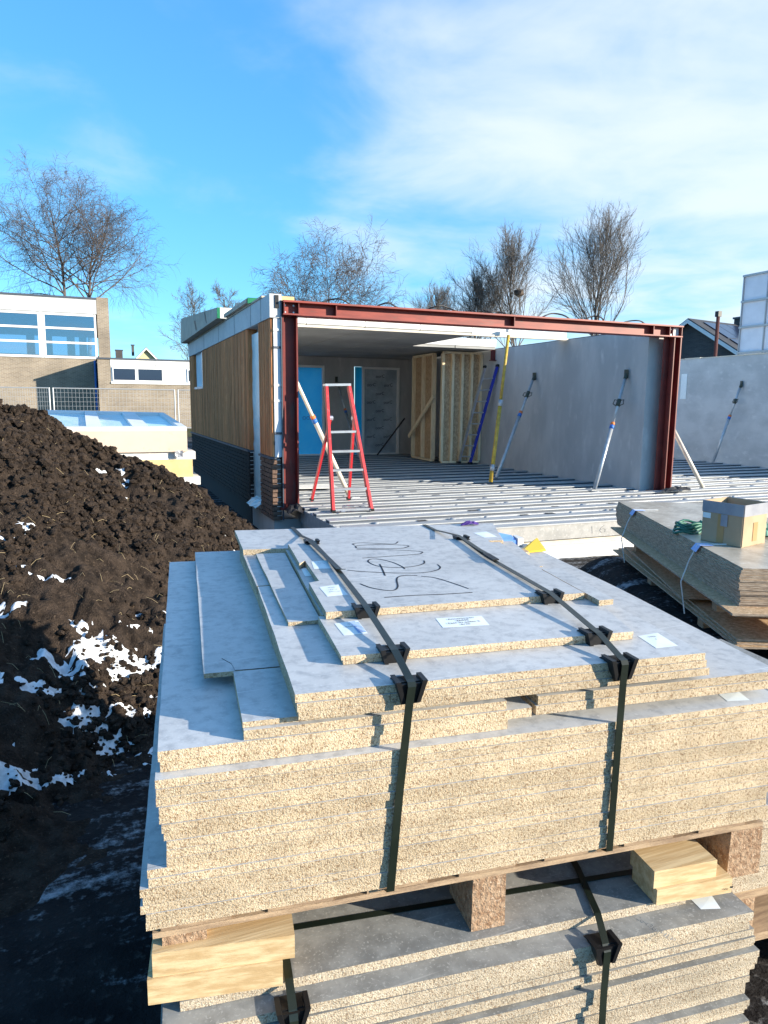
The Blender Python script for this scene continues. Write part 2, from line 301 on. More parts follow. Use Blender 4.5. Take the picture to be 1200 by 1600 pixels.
def text_on(name, body, size, origin, xd, yd, m, parent, align='LEFT'):
    cu = bpy.data.curves.new('lettering_curve', 'FONT'); cu.body = body; cu.size = size; cu.align_x = align; cu.space_line = .95
    tmp = bpy.data.objects.new('lettering_tmp', cu); col.objects.link(tmp)
    me = bpy.data.meshes.new_from_object(tmp.evaluated_get(bpy.context.evaluated_depsgraph_get()))
    bpy.data.objects.remove(tmp); bpy.data.curves.remove(cu)
    xd, yd = Vector(xd).normalized(), Vector(yd).normalized(); zd = xd.cross(yd)
    me.transform(Matrix((xd, yd, zd)).transposed().to_4x4()); me.materials.clear(); me.materials.append(MT[m])
    ob = bpy.data.objects.new(name, me); col.objects.link(ob); place(ob, Vector(origin), parent); return ob
def hash2(ix, iy, seed):
    h = (ix.astype(np.int64)*374761393+iy.astype(np.int64)*668265263+seed*2147483647) & 0x7fffffff
    h = ((h ^ (h >> 13))*1274126177) & 0x7fffffff
    return ((h ^ (h >> 16)) & 0xffff)/65535.
def vnoise(x, y, seed=0):
    ix, iy = np.floor(x), np.floor(y); fx, fy = x-ix, y-iy; fx = fx*fx*(3-2*fx); fy = fy*fy*(3-2*fy)
    a, b, c, d = hash2(ix, iy, seed), hash2(ix+1, iy, seed), hash2(ix, iy+1, seed), hash2(ix+1, iy+1, seed)
    return (a*(1-fx)+b*fx)*(1-fy)+(c*(1-fx)+d*fx)*fy
def fbm(x, y, seed=0, oct_=4, g=.5):
    t = np.zeros_like(x); a = 1.; s = 0
    for k in range(oct_): t += a*(vnoise(x*2**k+k*17.3, y*2**k-k*9.1, seed+k)-.5)*2; s += a; a *= g
    return t/s
def grid_obj(name, X, Y, Z, m, parent=None, keep=None, kind=None, smooth=True):
    ny, nx = X.shape; v = np.stack([X, Y, Z], -1).reshape(-1, 3)
    i = np.arange(ny*nx).reshape(ny, nx); q = np.stack([i[:-1, :-1], i[:-1, 1:], i[1:, 1:], i[1:, :-1]], -1).reshape(-1, 4)
    if keep is not None:
        kq = keep.reshape(-1)[q].all(1); q = q[kq]; used = np.unique(q); re = np.zeros(ny*nx, int); re[used] = np.arange(len(used)); v = v[used]; q = re[q]
    me = bpy.data.meshes.new(name); me.vertices.add(len(v)); me.vertices.foreach_set('co', v.ravel()); me.loops.add(q.size); me.loops.foreach_set('vertex_index', q.ravel())
    me.polygons.add(len(q)); me.polygons.foreach_set('loop_start', np.arange(0, q.size, 4)); me.polygons.foreach_set('use_smooth', [smooth]*len(q))
    me.update(calc_edges=True); me.materials.append(MT[m]); ob = bpy.data.objects.new(name, me); col.objects.link(ob)
    place(ob, Vector((0, 0, 0)), parent)
    if kind: ob['kind'] = kind
    return ob
ORD = 'first second third fourth fifth sixth seventh eighth ninth tenth eleventh twelfth thirteenth fourteenth fifteenth sixteenth seventeenth eighteenth nineteenth twentieth twenty-first twenty-second twenty-third twenty-fourth twenty-fifth twenty-sixth twenty-seventh twenty-eighth twenty-ninth thirtieth thirty-first thirty-second thirty-third thirty-fourth thirty-fifth thirty-sixth'.split()

# ------------------------------------------------------------------ ground
G = -.44
def far_rise(Y): t = np.clip((Y-19)/9, 0, 1); return .44*t*t*(3-2*t)
def plateau(X, Y):            # firm strip the right-hand board stack stands on
    a = (X-3.308)*.444+(Y-2.824)*.896; b_ = (X-3.308)*.896-(Y-2.824)*.444
    d = np.hypot(np.maximum(np.maximum(-.35-a, a-2.75), 0), np.maximum(np.maximum(-.05-b_, b_-3.), 0)); t = np.clip(1-d/.75, 0, 1); return t*t*(3-2*t)*.41
def ground_z(X, Y): return G+far_rise(Y)+plateau(X, Y)
gx = np.concatenate([[-1500, -500, -150, -60, -25], np.arange(-10, -3.3, .1), np.arange(-3.25, .3, .028), np.arange(.35, 12.01, .08), [20, 40, 80, 200, 600, 1500]])
gy = np.concatenate([[-1500, -300, -60, -15, -4], np.arange(-1, 1.8, .08), np.arange(1.85, 3.8, .028), np.arange(3.85, 10.01, .08), [12, 15, 18, 20, 22, 24, 26, 28, 35, 50, 100, 300, 800, 1500]])
GX, GY = np.meshgrid(gx, gy)
near = ((GX > -9.9) & (GX < 11.9) & (GY > -.9) & (GY < 9.9)).astype(float)
GZ = ground_z(GX, GY)+near*(fbm(GX*1.1+GY*.5, GY*2.6-GX*.8, 3, 4)*.035+fbm(GX*5, GY*5, 8, 3)*.012)
struct(grid_obj('ground', GX, GY, GZ, 'ground'))
struct(MB().add([(-400, 30, .012), (400, 30, .012), (400, 900, .012), (-400, 900, .012)], [(0, 1, 2, 3)]).build('grass_field', 'far'))

# heap of excavated soil
cx_ = np.array([-9, -5, -3, -.83, -.4, 0, .25, .55, .85, 1.1, 1.45, 2.0, 2.6]); cz_ = np.array([1.2, 2.1, 2.05, 1.51, 1.37, 1.14, 1.00, .80, .57, .38, .12, -.25, -.6])
hx = np.concatenate([np.arange(-6.5, -1.6, .05), np.arange(-1.6, 2.3, .0145)]); hy = np.concatenate([np.arange(2.2, 6.2, .0165), np.arange(6.2, 9.6, .024)])
HX, HY = np.meshgrid(hx, hy)
wx = HX+fbm(HX*.9, HY*.9, 21, 3)*.25; crest = np.interp(wx, cx_, cz_)
d_ = HY-6.9
H0 = crest-np.where(d_ < 0, -d_*.46, d_*.62)-.10*np.exp(-(d_/.5)**2)
big = fbm(HX*1.7, HY*1.7, 31, 4)*.13
rid = 1-np.abs(fbm(HX*4.3, HY*4.3, 41, 4, .55)); cl = 1-np.abs(fbm(HX*11, HY*11, 51, 3, .55))
lump = vnoise(HX*7, HY*7, 61)**2
H1 = H0+big+(rid-.75)*.13+(cl-.75)*.055+lump*.03+fbm(HX*24, HY*24, 71, 2)*.012
base = ground_z(HX, HY)
k_ = .10; hh = np.clip(.5+.5*(H1-base)/k_, 0, 1); HZ = base*(1-hh)+H1*hh+k_*hh*(1-hh)-.012
fade = np.clip((H0-base)/.25, 0, 1)
heap = tag(grid_obj('soil_heap', HX, HY, HZ, 'soil'), 'big heap of crumbly dark brown soil with snow remnants at left', 'soil heap')
def hz(x, y):
    j = np.clip(np.searchsorted(hx, x), 0, len(hx)-1); i = np.clip(np.searchsorted(hy, y), 0, len(hy)-1); return HZ[i, j], fade[i, j]
# loose clods and straws on the heap
ico = np.array([(0, 0, 1), (.894, 0, .447), (.276, .851, .447), (-.724, .526, .447), (-.724, -.526, .447), (.276, -.851, .447), (.724, .526, -.447), (-.276, .851, -.447), (-.894, 0, -.447), (-.276, -.851, -.447), (.724, -.526, -.447), (0, 0, -1)])
icf = [(0, 1, 2), (0, 2, 3), (0, 3, 4), (0, 4, 5), (0, 5, 1), (1, 6, 2), (2, 7, 3), (3, 8, 4), (4, 9, 5), (5, 10, 1), (6, 7, 2), (7, 8, 3), (8, 9, 4), (9, 10, 5), (10, 6, 1), (11, 7, 6), (11, 8, 7), (11, 9, 8), (11, 10, 9), (11, 6, 10)]
cm = MB(); n_c = 0
xs = rng.uniform(-2.0, 2.0, 60000); ys = rng.uniform(3.0, 7.6, 60000); clump = fbm(xs*2.2, ys*2.2, 77, 3)
vv = []; ff = []
for x, y, c in zip(xs, ys, clump):
    z, fd = hz(x, y)
    if fd < .12 or c < -.30+random.random()*.45 or n_c > 24000: continue
    r = .005+(.030*random.random()**4.6 if y > 5.6 else .021*random.random()**2.3)*(1.35 if fd > .4 else .8)
    p = ico*rng.uniform(.62, 1.25, (12, 1))*r*np.array([1, rng.uniform(.7, 1.2), rng.uniform(.55, .95)])
    a = random.random()*6.28; ca, sa = math.cos(a), math.sin(a); p = p@np.array([[ca, -sa, 0], [sa, ca, 0], [0, 0, 1]])
    cm.add(p+np.array([x, y, z+r*.25]), icf); n_c += 1
for k in range(60):                                        # big clods along the crest
    x = random.uniform(-.9, 1.3); y = 6.9+random.uniform(-.55, .25); z, fd = hz(x, y); r = random.uniform(.025, .06)
    p = ico*rng.uniform(.65, 1.3, (12, 1))*r; cm.add(p+np.array([x, y, z+r*.3]), icf)
cm.build('clods', 'soil', heap, smooth=False, kind='stuff')
sm = MB()
for k in range(420):
    x = random.uniform(-1.3, 1.5); y = random.uniform(3.2, 7.2); z, fd = hz(x, y)
    if fd < .1: continue
    a = random.random()*6.28; l = random.uniform(.02, .09); dx, dy = math.cos(a)*l, math.sin(a)*l
    z2, _ = hz(x+dx, y+dy); z3, _ = hz(x+dx/2, y+dy/2)
    sm.tube([(x, y, z+.012), (x+dx/2, y+dy/2, max(z3+.02, (z+z2)/2+.02)), (x+dx, y+dy, z2+.015)], .0009, 3, cap=False)
sm.build('dry_straw', 'straw', heap, kind='stuff')
# snow left in the hollows at the foot of the heap
sn = fbm(HX*3.2+HY*1.9, HY*9.0-HX*4.4, 91, 5, .62)
foot = np.exp(-((HY-4.0-.42*HX)/.55)**2)*(HX < .45)
dip = np.clip((H0+big-HZ)*1.6, -.25, .25)
f1_ = sn+foot*.60+dip*1.0-.62
f2_ = fbm(HX*4.0+HY*1.5, HY*8-HX*3, 95, 5, .62)+dip*.9-.44; f2_ = np.where((HX > -2) & (HX < .75) & (HY > 3.3) & (HY < 5.2), f2_, -1)
f3_ = fbm(HX*4.6+5, HY*4.6, 98, 4, .6)+dip*.5-.66; f3_ = np.where((HX > -1.2) & (HX < .9) & (HY >= 5) & (HY < 7.2), f3_, -1)
fld = np.maximum(np.maximum(f1_, f2_), f3_)+fbm(HX*19, HY*19, 113, 3, .6)*.16+.03
SZ = HZ.copy()
for _ in range(4): SZ[1:-1, 1:-1] = (SZ[:-2, 1:-1]+SZ[2:, 1:-1]+SZ[1:-1, :-2]+SZ[1:-1, 2:]+SZ[1:-1, 1:-1]*2)/6
lift = np.clip(fld*.10, -.05, .007)
so = grid_obj('snow', HX, HY, np.where(fld > .05, np.maximum(SZ, HZ), HZ)+lift, 'snow', None, (fld > -.14) & (HX > -2.4), 'stuff'); so['label'] = 'thin white snow patches at the foot of the soil heap'; so['category'] = 'snow'
# thin frost lying in the wheel tracks of the shaded ground
def add_frost(m):
    t = m.node_tree; b = t.nodes['Principled BSDF']; src = b.inputs['Base Color'].links[0].from_socket
    g = t.nodes.new('ShaderNodeNewGeometry')
    def nz(rot, sc_, s_, det):
        mp = t.nodes.new('ShaderNodeMapping'); mp.inputs['Rotation'].default_value = (0, 0, rot); mp.inputs['Scale'].default_value = sc_; t.links.new(g.outputs['Position'], mp.inputs[0])
        n = t.nodes.new('ShaderNodeTexNoise'); n.inputs['Scale'].default_value = s_; n.inputs['Detail'].default_value = det; n.inputs['Roughness'].default_value = .68; t.links.new(mp.outputs[0], n.inputs['Vector']); return n.outputs['Fac']
    def M(op, a, b_):
        n = t.nodes.new('ShaderNodeMath'); n.operation = op
        for k, v in enumerate((a, b_)):
            if isinstance(v, (int, float)): n.inputs[k].default_value = v
            else: t.links.new(v, n.inputs[k])
        return n.outputs[0]
    f = M('ADD', M('MULTIPLY', nz(-.35, (.35, 2.2, 1), 2.2, 6), .75), M('MULTIPLY', nz(0, (1, 1, 1), 30, 5), .35))
    r = t.nodes.new('ShaderNodeMapRange'); r.interpolation_type = 'SMOOTHSTEP'; t.links.new(f, r.inputs[0]); r.inputs[1].default_value = .56; r.inputs[2].default_value = .72; r.inputs[4].default_value = .62
    x = t.nodes.new('ShaderNodeMix'); x.data_type = 'RGBA'; t.links.new(r.outputs[0], x.inputs[0]); t.links.new(src, x.inputs[6]); x.inputs[7].default_value = (.50, .53, .57, 1); t.links.new(x.outputs[2], b.inputs['Base Color'])
add_frost(MT['ground'])

# ================================================================== new building (world axes = its axes)
DF, DL, DR_, DB = 6.93, 2.47, 16.5, 18.4
m = MB(); m.box(DL, DR_, DF, DB, -.185, -.004)
floor = struct(m.build('floor', 'slab'))
MB().box(DL+.05, DR_, DF+.05, DF+.25, -.265, -.188).build('base_strip', 'beige', floor)
MB().box(DL+.02, DR_, DF+.02, DF+.24, -.62, -.267).build('foam_skirt', 'foam', floor)
MB().box(DL+.03, DL+.2, DF+.25, 9.2, -.62, -.188).build('side_footing', 'concrete', floor)
MB().box(DL-.004, DR_, DF+.02, DB, -.0035, .0).build('deck_sheet', 'deck', floor)
MB().box(DL-.008, DL-.005, DF+.3, 9.05, -.18, -.004).build('edge_plate', 'galv', floor)
m = MB(); m.box(DL, DR_, DF-.012, DF+.04, -.004, .012); m.build('edge_trim', 'deck', floor)
ribmesh = {}
def rib(x0, x1, y):
    key = (x0, x1)
    if key not in ribmesh:
        mm = MB(); b, t, h = .068, .084, .036
        mm.box(x0, x1, -t, t, h-.012, h); mm.box(x0, x1, -b, b, 0, h-.0125, 1)  # second box: dark strip painting in the shade below the crown's overhang
        mm.box(x0, x1, -.205, -.195, 0, .012); mm.box(x0, x1, .196, .206, 0, .012)
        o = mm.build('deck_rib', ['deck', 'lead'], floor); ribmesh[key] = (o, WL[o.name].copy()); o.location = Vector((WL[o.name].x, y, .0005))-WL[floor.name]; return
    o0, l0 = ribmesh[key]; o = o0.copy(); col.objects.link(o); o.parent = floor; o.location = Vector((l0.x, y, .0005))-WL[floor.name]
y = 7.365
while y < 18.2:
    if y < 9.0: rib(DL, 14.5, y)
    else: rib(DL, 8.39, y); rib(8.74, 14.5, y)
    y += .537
# pressed studs and dark service holes in the pans
m = MB(); m2 = MB(); cap_v = []
for k in range(150):
    yy = 7.365+.537*random.randint(0, 9)+.27+random.uniform(-.05, .05); xx = random.uniform(2.7, 13.5); r = random.uniform(.03, .06)
    ring = [(xx+math.cos(a*math.pi/4)*r, yy+math.sin(a*math.pi/4)*r, .001) for a in range(8)]; rin = [(xx+math.cos(a*math.pi/4)*r*.6, yy+math.sin(a*math.pi/4)*r*.6, .022) for a in range(8)]
    m.add(ring+rin, [tuple(range(8, 16))]+[(i, (i+1) % 8, 8+(i+1) % 8, 8+i) for i in range(8)])
m.build('pressed_studs', 'deck', floor, True, 'stuff')
for k, (xx, yy) in enumerate([(5.05, 7.63), (5.45, 7.65), (4.6, 8.2), (3.6, 7.65), (5.2, 8.7), (5.0, 9.25), (4.85, 9.8), (4.7, 10.35), (4.5, 10.9), (4.3, 11.4), (6.4, 7.64), (6.9, 8.17), (5.9, 8.15), (10.5, 9.3), (11.6, 10.4)]):
    MB().box(xx-.055, xx+.055, yy-.05, yy+.05, .0006, .010).build('service_hole_cap', 'black', floor)
# pencilled number on the slab edge
def pencil(pts, par, y):
    m = MB(); m.ribbon([(x, y, z) for x, z in pts], .006, (0, 0, 1) if abs(pts[0][1]-pts[-1][1]) < .02 else (1, 0, 0), .002); return m.build('pencil_mark', 'graphite', par)
pencil([(5.55, -.05), (5.56, -.14)], floor, DF-.0025)
pencil([(5.74, -.045), (5.69, -.075), (5.67, -.11), (5.70, -.14), (5.75, -.13), (5.755, -.10), (5.72, -.088), (5.68, -.105)], floor, DF-.0025)

# concrete walls
W1 = thing('concrete_wall', 'smooth grey precast concrete wall between the two bays', 'wall', (8.57, 13.8, 0))
MB().box(8.40, 8.74, 9.32, 18.4, .0, 2.655).build('wall_panel', 'concrete', W1)
MB().box(8.745, 8.80, 9.36, 18.4, .0, 2.60).build('insulation', 'foam', W1)
MB().box(8.43, 8.72, 9.30, 18.4, 2.658, 2.675).build('cap_strip', 'lead', W1)
W2 = thing('concrete_wall', 'patchy grey concrete wall at far right behind the second bay', 'wall', (14.8, 13, 0))
MB().box(14.55, 14.85, 8.2, 18.4, .0, 2.65).build('wall_panel', 'concrete2', W2)
m = MB(); yy = 8.2
while yy < 18.3: l = random.uniform(.5, 1.1); m.box(14.54, 14.87, yy, min(yy+l-.02, 18.4), 2.653, 2.653+random.uniform(.02, .045)); yy += l
m.build('mortar_bed', 'beige', W2)
BW = thing('back_wall', 'shaded grey concrete back wall with two doorways', 'wall', (5.3, 18.5, 0))
for nm, (x0, x1, z0, z1) in enumerate([(2.25, 4.55, 0, 2.64), (5.66, 6.52, 0, 2.64), (7.84, 14.6, 0, 2.64), (4.55, 5.66, 2.42, 2.64), (6.52, 7.84, 2.42, 2.64)]):
    MB().box(x0, x1, 18.4, 18.6, z0, z1).build('wall_panel', 'concrete', BW)
def door(label, x0, x1, filmname, fm):
    t = thing('door_frame', label, 'door', ((x0+x1)/2, 18.35, 0))
    for a, b_, c, d in ((x0, x0+.06, 0, 2.41), (x1-.06, x1, 0, 2.41), (x0+.06, x1-.06, 2.35, 2.41), (x0+.06, x1-.06, 0, .06)): MB().box(a, b_, 18.33, 18.42, c, d).build('frame_bar', 'white', t)
    m = MB(); nx_, nz_ = 8, 16
    v = [(x0+.06+(x1-x0-.12)*i/nx_, 18.40+random.uniform(-.012, .012), .06+2.29*j/nz_) for j in range(nz_+1) for i in range(nx_+1)]
    m.add(v, [(j*(nx_+1)+i, j*(nx_+1)+i+1, (j+1)*(nx_+1)+i+1, (j+1)*(nx_+1)+i) for j in range(nz_) for i in range(nx_)])
    return t, m.build(filmname, fm, t, True)
d1, f1 = door('doorway covered with bright blue protective film in back wall', 4.55, 5.66, 'blue_film', 'film')
text_on('lettering', 'OO:O', .13, (5.05, 18.375, .98), (1, 0, 0), (0, 0, 1), 'bluecol', f1)
d2, f2 = door('doorway closed with printed clear plastic sheet in back wall', 6.74, 7.84, 'plastic_sheet', 'sheet')
for r_ in range(9):
    for q in range(2 if r_ % 2 else 1):
        xx = 7.16 if r_ % 2 == 0 else 6.9+.5*q
        text_on('lettering', 'oorC', .12, (xx-.02, 18.372, 2.12-r_*.235), (1, 0, .05), (0, 0, 1), 'black', f2)
tag(MB().box(6.54, 6.72, 18.34, 18.40, .02, 2.40).build('film_strip', 'cyan'), 'narrow upright strip of cyan film left of the plastic sheeted doorway', 'film')
# roof panels over the rear bay
for i in range(6):
    x0 = 2.22+i*1.0267; t = tag(MB().box(x0+.002, x0+1.0247, 11.5 if i < 4 else 14.1, 18.55, 2.79, 2.86).build('roof_panel', 'foam'), ORD[i]+' roof panel from the left over the rear bay', 'roof panel', 'roof panels over the rear bay')
    ya = 11.5 if i < 4 else 14.1
    MB().box(x0+.004, x0+1.0227, ya+.003, 18.55, 2.70, 2.787).build('panel_edge', 'foam', t)
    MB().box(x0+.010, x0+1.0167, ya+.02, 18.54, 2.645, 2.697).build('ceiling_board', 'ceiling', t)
    if i >= 4: MB().box(x0+.004, x0+1.0227, 11.503, 11.78, 2.665, 2.787).build('front_strip', 'foam', t)
tag(MB().box(2.22, 8.385, 11.46, 11.498, 2.64, 2.675).build('edge_batten', 'beige'), 'thin pale batten along the lower roof edge', 'batten')
rs = thing('steel_stub', 'short red steel beam end on the concrete wall under the roof', 'beam', (8.38, 14.2, 2.4))
MB().box(8.28, 8.395, 14.15, 14.17, 2.42, 2.64).build('web', 'red', rs); MB().box(8.28, 8.395, 14.09, 14.23, 2.40, 2.418).build('flange', 'red', rs)

# steel portal frame
PF = thing('steel_portal_frame', 'red steel portal frame of two columns and a long beam', 'steel frame', (5.5, 9.1, 0))
def h_column(x0, x1, y0, y1, z0, z1, par):
    c = MB(); tf = .02
    c.box(x0, x0+tf, y0, y1, z0, z1); c.box(x1-tf, x1, y0, y1, z0, z1); c.box(x0+tf, x1-tf, (y0+y1)/2-.01, (y0+y1)/2+.01, z0, z1)
    return c.build('column', 'red', par)
c1 = h_column(2.245, 2.45, 9.10, 9.32, .03, 2.515, PF)
MB().box(2.20, 2.49, 9.06, 9.36, .0, .028).build('base_plate', 'red', c1)
c = MB(); c.box(8.575, 8.80, 9.16, 9.18, .014, 2.515);
c.box(8.80, 8.822, 9.04, 9.31, .014, 2.515); c.box(8.68, 8.697, 9.05, 9.155, .014, 2.515)
c2 = c.build('column', 'red', PF); MB().box(8.53, 8.86, 9.0, 9.315, .0, .012).build('base_plate', 'red', c2)
bm = MB(); bm.box(2.245, 8.825, 9.03, 9.25, 2.518, 2.537); bm.box(2.245, 8.825, 9.02, 9.26, 2.675, 2.698)
bm.box(2.245, 8.825, 9.13, 9.145, 2.537, 2.675)
bo = bm.build('beam', ['beam'], PF)
for xx in (2.255, 2.445, 2.95, 5.66, 8.23, 8.56, 8.81): MB().box(xx, xx+.012, 9.04, 9.129, 2.538, 2.674).build('stiffener', 'red', bo)
for xx in (2.29, 2.40, 8.60, 8.66):
    for z_ in (2.56, 2.645): MB().tube([(xx, 9.115, z_), (xx, 9.1295, z_)], .013, 6).build('bolt', 'galv', bo)
MB().box(8.69, 8.80, 9.10, 9.128, 2.54, 2.672).build('end_plate', 'foam', bo)
for k in range(7):
    x0 = 2.7+k*.85+random.uniform(-.1, .1); l = random.uniform(.3, .55); h = random.uniform(.03, .07)
    pts = [(x0+l*i/8, 9.14+.03*math.sin(i+k), 2.708+h*math.sin(math.pi*i/8)) for i in range(9)]
    tag(MB().tube(pts, .011, 6).build('cable_loop', 'black', None, True), ORD[k]+' black cable loop from the left on top of the red beam', 'cable', 'cable loops on the beam')

# left facade wall
LW = thing('facade_wall', 'left wall of new building with brown timber slats above dark brick', 'wall', (2.2, 13.5, G))
MB().box(2.135, 2.24, 9.12, 9.88, .70, 2.768).build('insulation', 'foamend', LW)
MB().box(2.16, 2.24, 10.66, 17.8, -.2, 2.768).build('insulation', 'foamend', LW)
for z_ in (1.0, 1.42, 1.62, 2.1, 2.32): MB().box(2.13, 2.236, 9.108, 9.118, z_, z_+.028).build('bracket', 'lead' if z_ in (1.0, 2.1) else 'white', LW)
for z_ in (.86, 1.28, 1.76, 2.24): MB().box(2.118, 2.13, 9.108, 9.119, z_, z_+.05).build('clip', 'black', LW)
MB().box(2.225, 2.238, 9.085, 9.118, -.14, 2.70).build('edge_strip', 'lead', LW)
def slats(y0, y1, z0, z1):
    MB().box(2.1325, 2.1345, y0+.004, y1-.004, z0, z1).build('membrane', 'black', LW)
    yy = y0; wd = .128
    while yy < y1-.02:
        y2 = min(yy+wd, y1); mm = MB(); x = 2.105+random.uniform(-.002, .002)
        mm.box(x, 2.132, yy+.010, y2-.010, z0, z1)
        mm.box(x-.009, x-.001, yy+.018, yy+(y2-yy)*.42, z0, z1); mm.box(x-.009, x-.001, yy+(y2-yy)*.58, y2-.018, z0, z1)
        mm.build('slat', 'timber', LW); yy += wd
slats(9.13, 9.88, .705, 2.478); slats(10.67, 15.52, .705, 2.478); slats(17.02, 17.78, .705, 2.478); slats(15.52, 17.02, .705, 1.74)
MB().box(2.105, 2.24, 10.645, 10.668, .70, 2.478).build('reveal_board', 'timber', LW)
MB().box(2.105, 2.30, 17.0, 17.02, 1.74, 2.478).build('reveal_board', 'timber', LW)
MB().box(2.18, 2.22, 15.53, 17.0, 1.75, 2.47).build('window_pane', 'darkglass', LW)
m = MB(); m.box(2.11, 2.14, 15.53, 15.75, 1.76, 2.46); m.box(2.09, 2.14, 15.53, 16.9, 1.70, 1.75); m.build('window_wrap', 'pale', LW)
fa = MB()
fa.box(2.085, 2.24, 9.10, 17.82, 2.482, 2.775); fo_ = fa.build('fascia', 'fascia', LW)
for yy in (9.62, 10.3, 11.6, 13.2, 15.1): MB().box(2.082, 2.0848, yy, yy+.012, 2.484, 2.774).build('joint', 'lead', fo_)
MB().box(2.15, 2.20, 9.088, 9.0985, 2.60, 2.76).build('rubber_pad', 'black', fo_)
MB().box(2.07, 2.26, 9.5, 17.82, 2.777, 2.80).build('top_batten', 'wrap', fo_)
MB().box(2.25, 2.42, 9.15, 9.5, 2.70, 2.76).build('foam_offcut', 'yfoam', fo_)
# recessed strip window with pale film, crumpled at the sill
m = MB(); nz_ = 30
v = []
for j in range(nz_+1):
    for i in range(4): v.append((2.165+random.uniform(-.006, .006), 9.89+.755*i/3, -.02+2.42*j/nz_))
m.add(v, [(j*4+i, j*4+i+1, (j+1)*4+i+1, (j+1)*4+i) for j in range(nz_) for i in range(3)]); m.build('strip_window', 'pale', LW, True)
m = MB(); v = [(2.17-.16*i/4+random.uniform(-.012, .012), 9.88+.62*j/7, .02-.10*(i/4)**1.5+random.uniform(-.012, .012)) for j in range(8) for i in range(5)]
m.add(v, [(j*5+i, j*5+i+1, (j+1)*5+i+1, (j+1)*5+i) for j in range(7) for i in range(4)]); m.build('crumpled_film', 'pale', LW)
# brick plinth
m = MB(); m.box(2.118, 2.20, 9.16, 9.87, -.14, .668); m.build('plinth_backing', 'mortar', LW)
m = MB(); m.box(2.118, 2.155, 10.665, 17.8, -.6, .668); m.build('plinth_backing', 'mortar', LW)
for a, b_ in ((9.14, 9.885), (10.655, 17.81)): MB().box(2.07, 2.2, a, b_, .672, .70).build('flashing', 'lead', LW)
m = MB(); rows = 13; hgt = .0623
for r_ in range(rows):
    z0 = -.14+r_*hgt; off = .11 if r_ % 2 else 0.
    yy = 10.66-off
    while yy < 17.78:
        a, b_ = max(yy, 10.66), min(yy+.216, 17.79)
        if b_-a > .03: q = random.uniform(-.003, .003); m.box(2.095+q, 2.117, a, b_, z0, z0+.050)
        yy += .218
m.build('bricks', 'dbrick', LW, kind='stuff')
for r_ in range(rows):
    z0 = -.14+r_*hgt; off = .11 if r_ % 2 else 0.; yy = 9.16-off
    while yy < 9.86:
        a, b_ = max(yy, 9.16), min(yy+.208, 9.87)
        if b_-a > .03: q = random.uniform(-.003, .003); MB().box(2.095+q, 2.117, a, b_, z0, z0+.050).build('brick', 'lbrick', LW)
        yy += .218
    MB().box(2.10, 2.218, 9.135+random.uniform(-.004, .004), 9.157, z0, z0+.050).build('brick', 'lbrick', LW)
    MB().box(2.10, 2.158, 10.64, 10.66, z0, z0+.050).build('brick', 'dbrick', LW)
    if r_ not in (5, 6): MB().box(2.16, 2.216, 9.142, 9.152, z0+.052, z0+.060).build('joint_spacer', 'mortar2', LW); MB().box(2.11, 2.156, 10.646, 10.652, z0+.052, z0+.060).build('joint_spacer', 'mortar2', LW)
MB().box(2.13, 2.5, 9.2, 18.3, -.62, -.145).build('footing', 'concrete', LW)
MB().box(2.245, 2.40, 9.35, 18.4, 0, 2.64).build('inner_leaf', 'concrete', LW)
# parapet elements lying on the roof edge
pe = thing('parapet_element', 'beige wrapped roof element with strapping marks at rear roof edge', 'roof element', (2.0, 15.2, 2.8))
m = MB(); m.hexa([(1.93, 12.4, 2.805), (2.30, 12.4, 2.805), (2.30, 17.9, 2.805), (1.93, 17.9, 2.805)], [(1.95, 12.4, 2.99), (2.28, 12.4, 2.99), (2.28, 17.9, 3.38), (1.95, 17.9, 3.38)]); m.build('wrapped_body', 'wrap', pe)
MB().box(1.94, 1.99, 12.375, 12.398, 2.81, 2.985).build('green_end', 'greentape', pe); MB().box(1.99, 2.29, 12.376, 12.398, 2.81, 2.985).build('white_end', 'foam', pe)
for yy in (13.6, 15.0, 15.1): m = MB(); m.bar((1.938, yy, 2.83), (1.945, yy+.3, 3.06), .008, .05); m.build('strap_mark', 'black', pe)
pe2 = thing('parapet_element', 'low white roof element with green tape end nearer the red column', 'roof element', (2.1, 11.2, 2.8))
MB().box(2.02, 2.24, 10.25, 12.2, 2.803, 2.86).build('wrapped_body', 'wrap', pe2); MB().box(2.03, 2.23, 10.22, 10.248, 2.79, 2.87).build('green_end', 'greentape', pe2)

# stud partition (two faces)
def stud_wall(label, p0, p1, nst, zt, lit):
    p0, p1 = Vector(p0), Vector(p1); d = (p1-p0); t = thing('stud_wall', label, 'stud wall', (p0+p1)/2)
    nrm = Vector((d.y, -d.x, 0)).normalized()         # towards the viewer
    for i in range(nst): p = p0+d*(i/(nst-1)); MB().bar(p+Vector((0, 0, .046)), p+Vector((0, 0, zt-.046)), .06, .10, nrm).build('stud', 'stud', t)
    for z_ in (.022, zt-.022): MB().bar(p0+Vector((0, 0, z_)), p1+Vector((0, 0, z_)), .10, .044).build('plate', 'stud', t)
    for i in range(nst-1):
        a = p0+d*((i+.09)/(nst-1))-nrm*.04; b_ = p0+d*((i+.91)/(nst-1))-nrm*.04; MB().bar(a+Vector((0, 0, zt/2)), b_+Vector((0, 0, zt/2)), .02, zt-.1).build('osb_sheet', 'osb_face', t)
    return t
stud_wall('pale stud wall backed with board beside the leaning blue ladder', (7.42, 14.83, 0.055), (8.36, 14.73, 0.055), 5, 2.56, True)
sw2 = stud_wall('shaded stud wall with brown board facing the dark room', (7.50, 16.6, 0.055), (7.45, 15.35, 0.055), 3, 2.56, False)
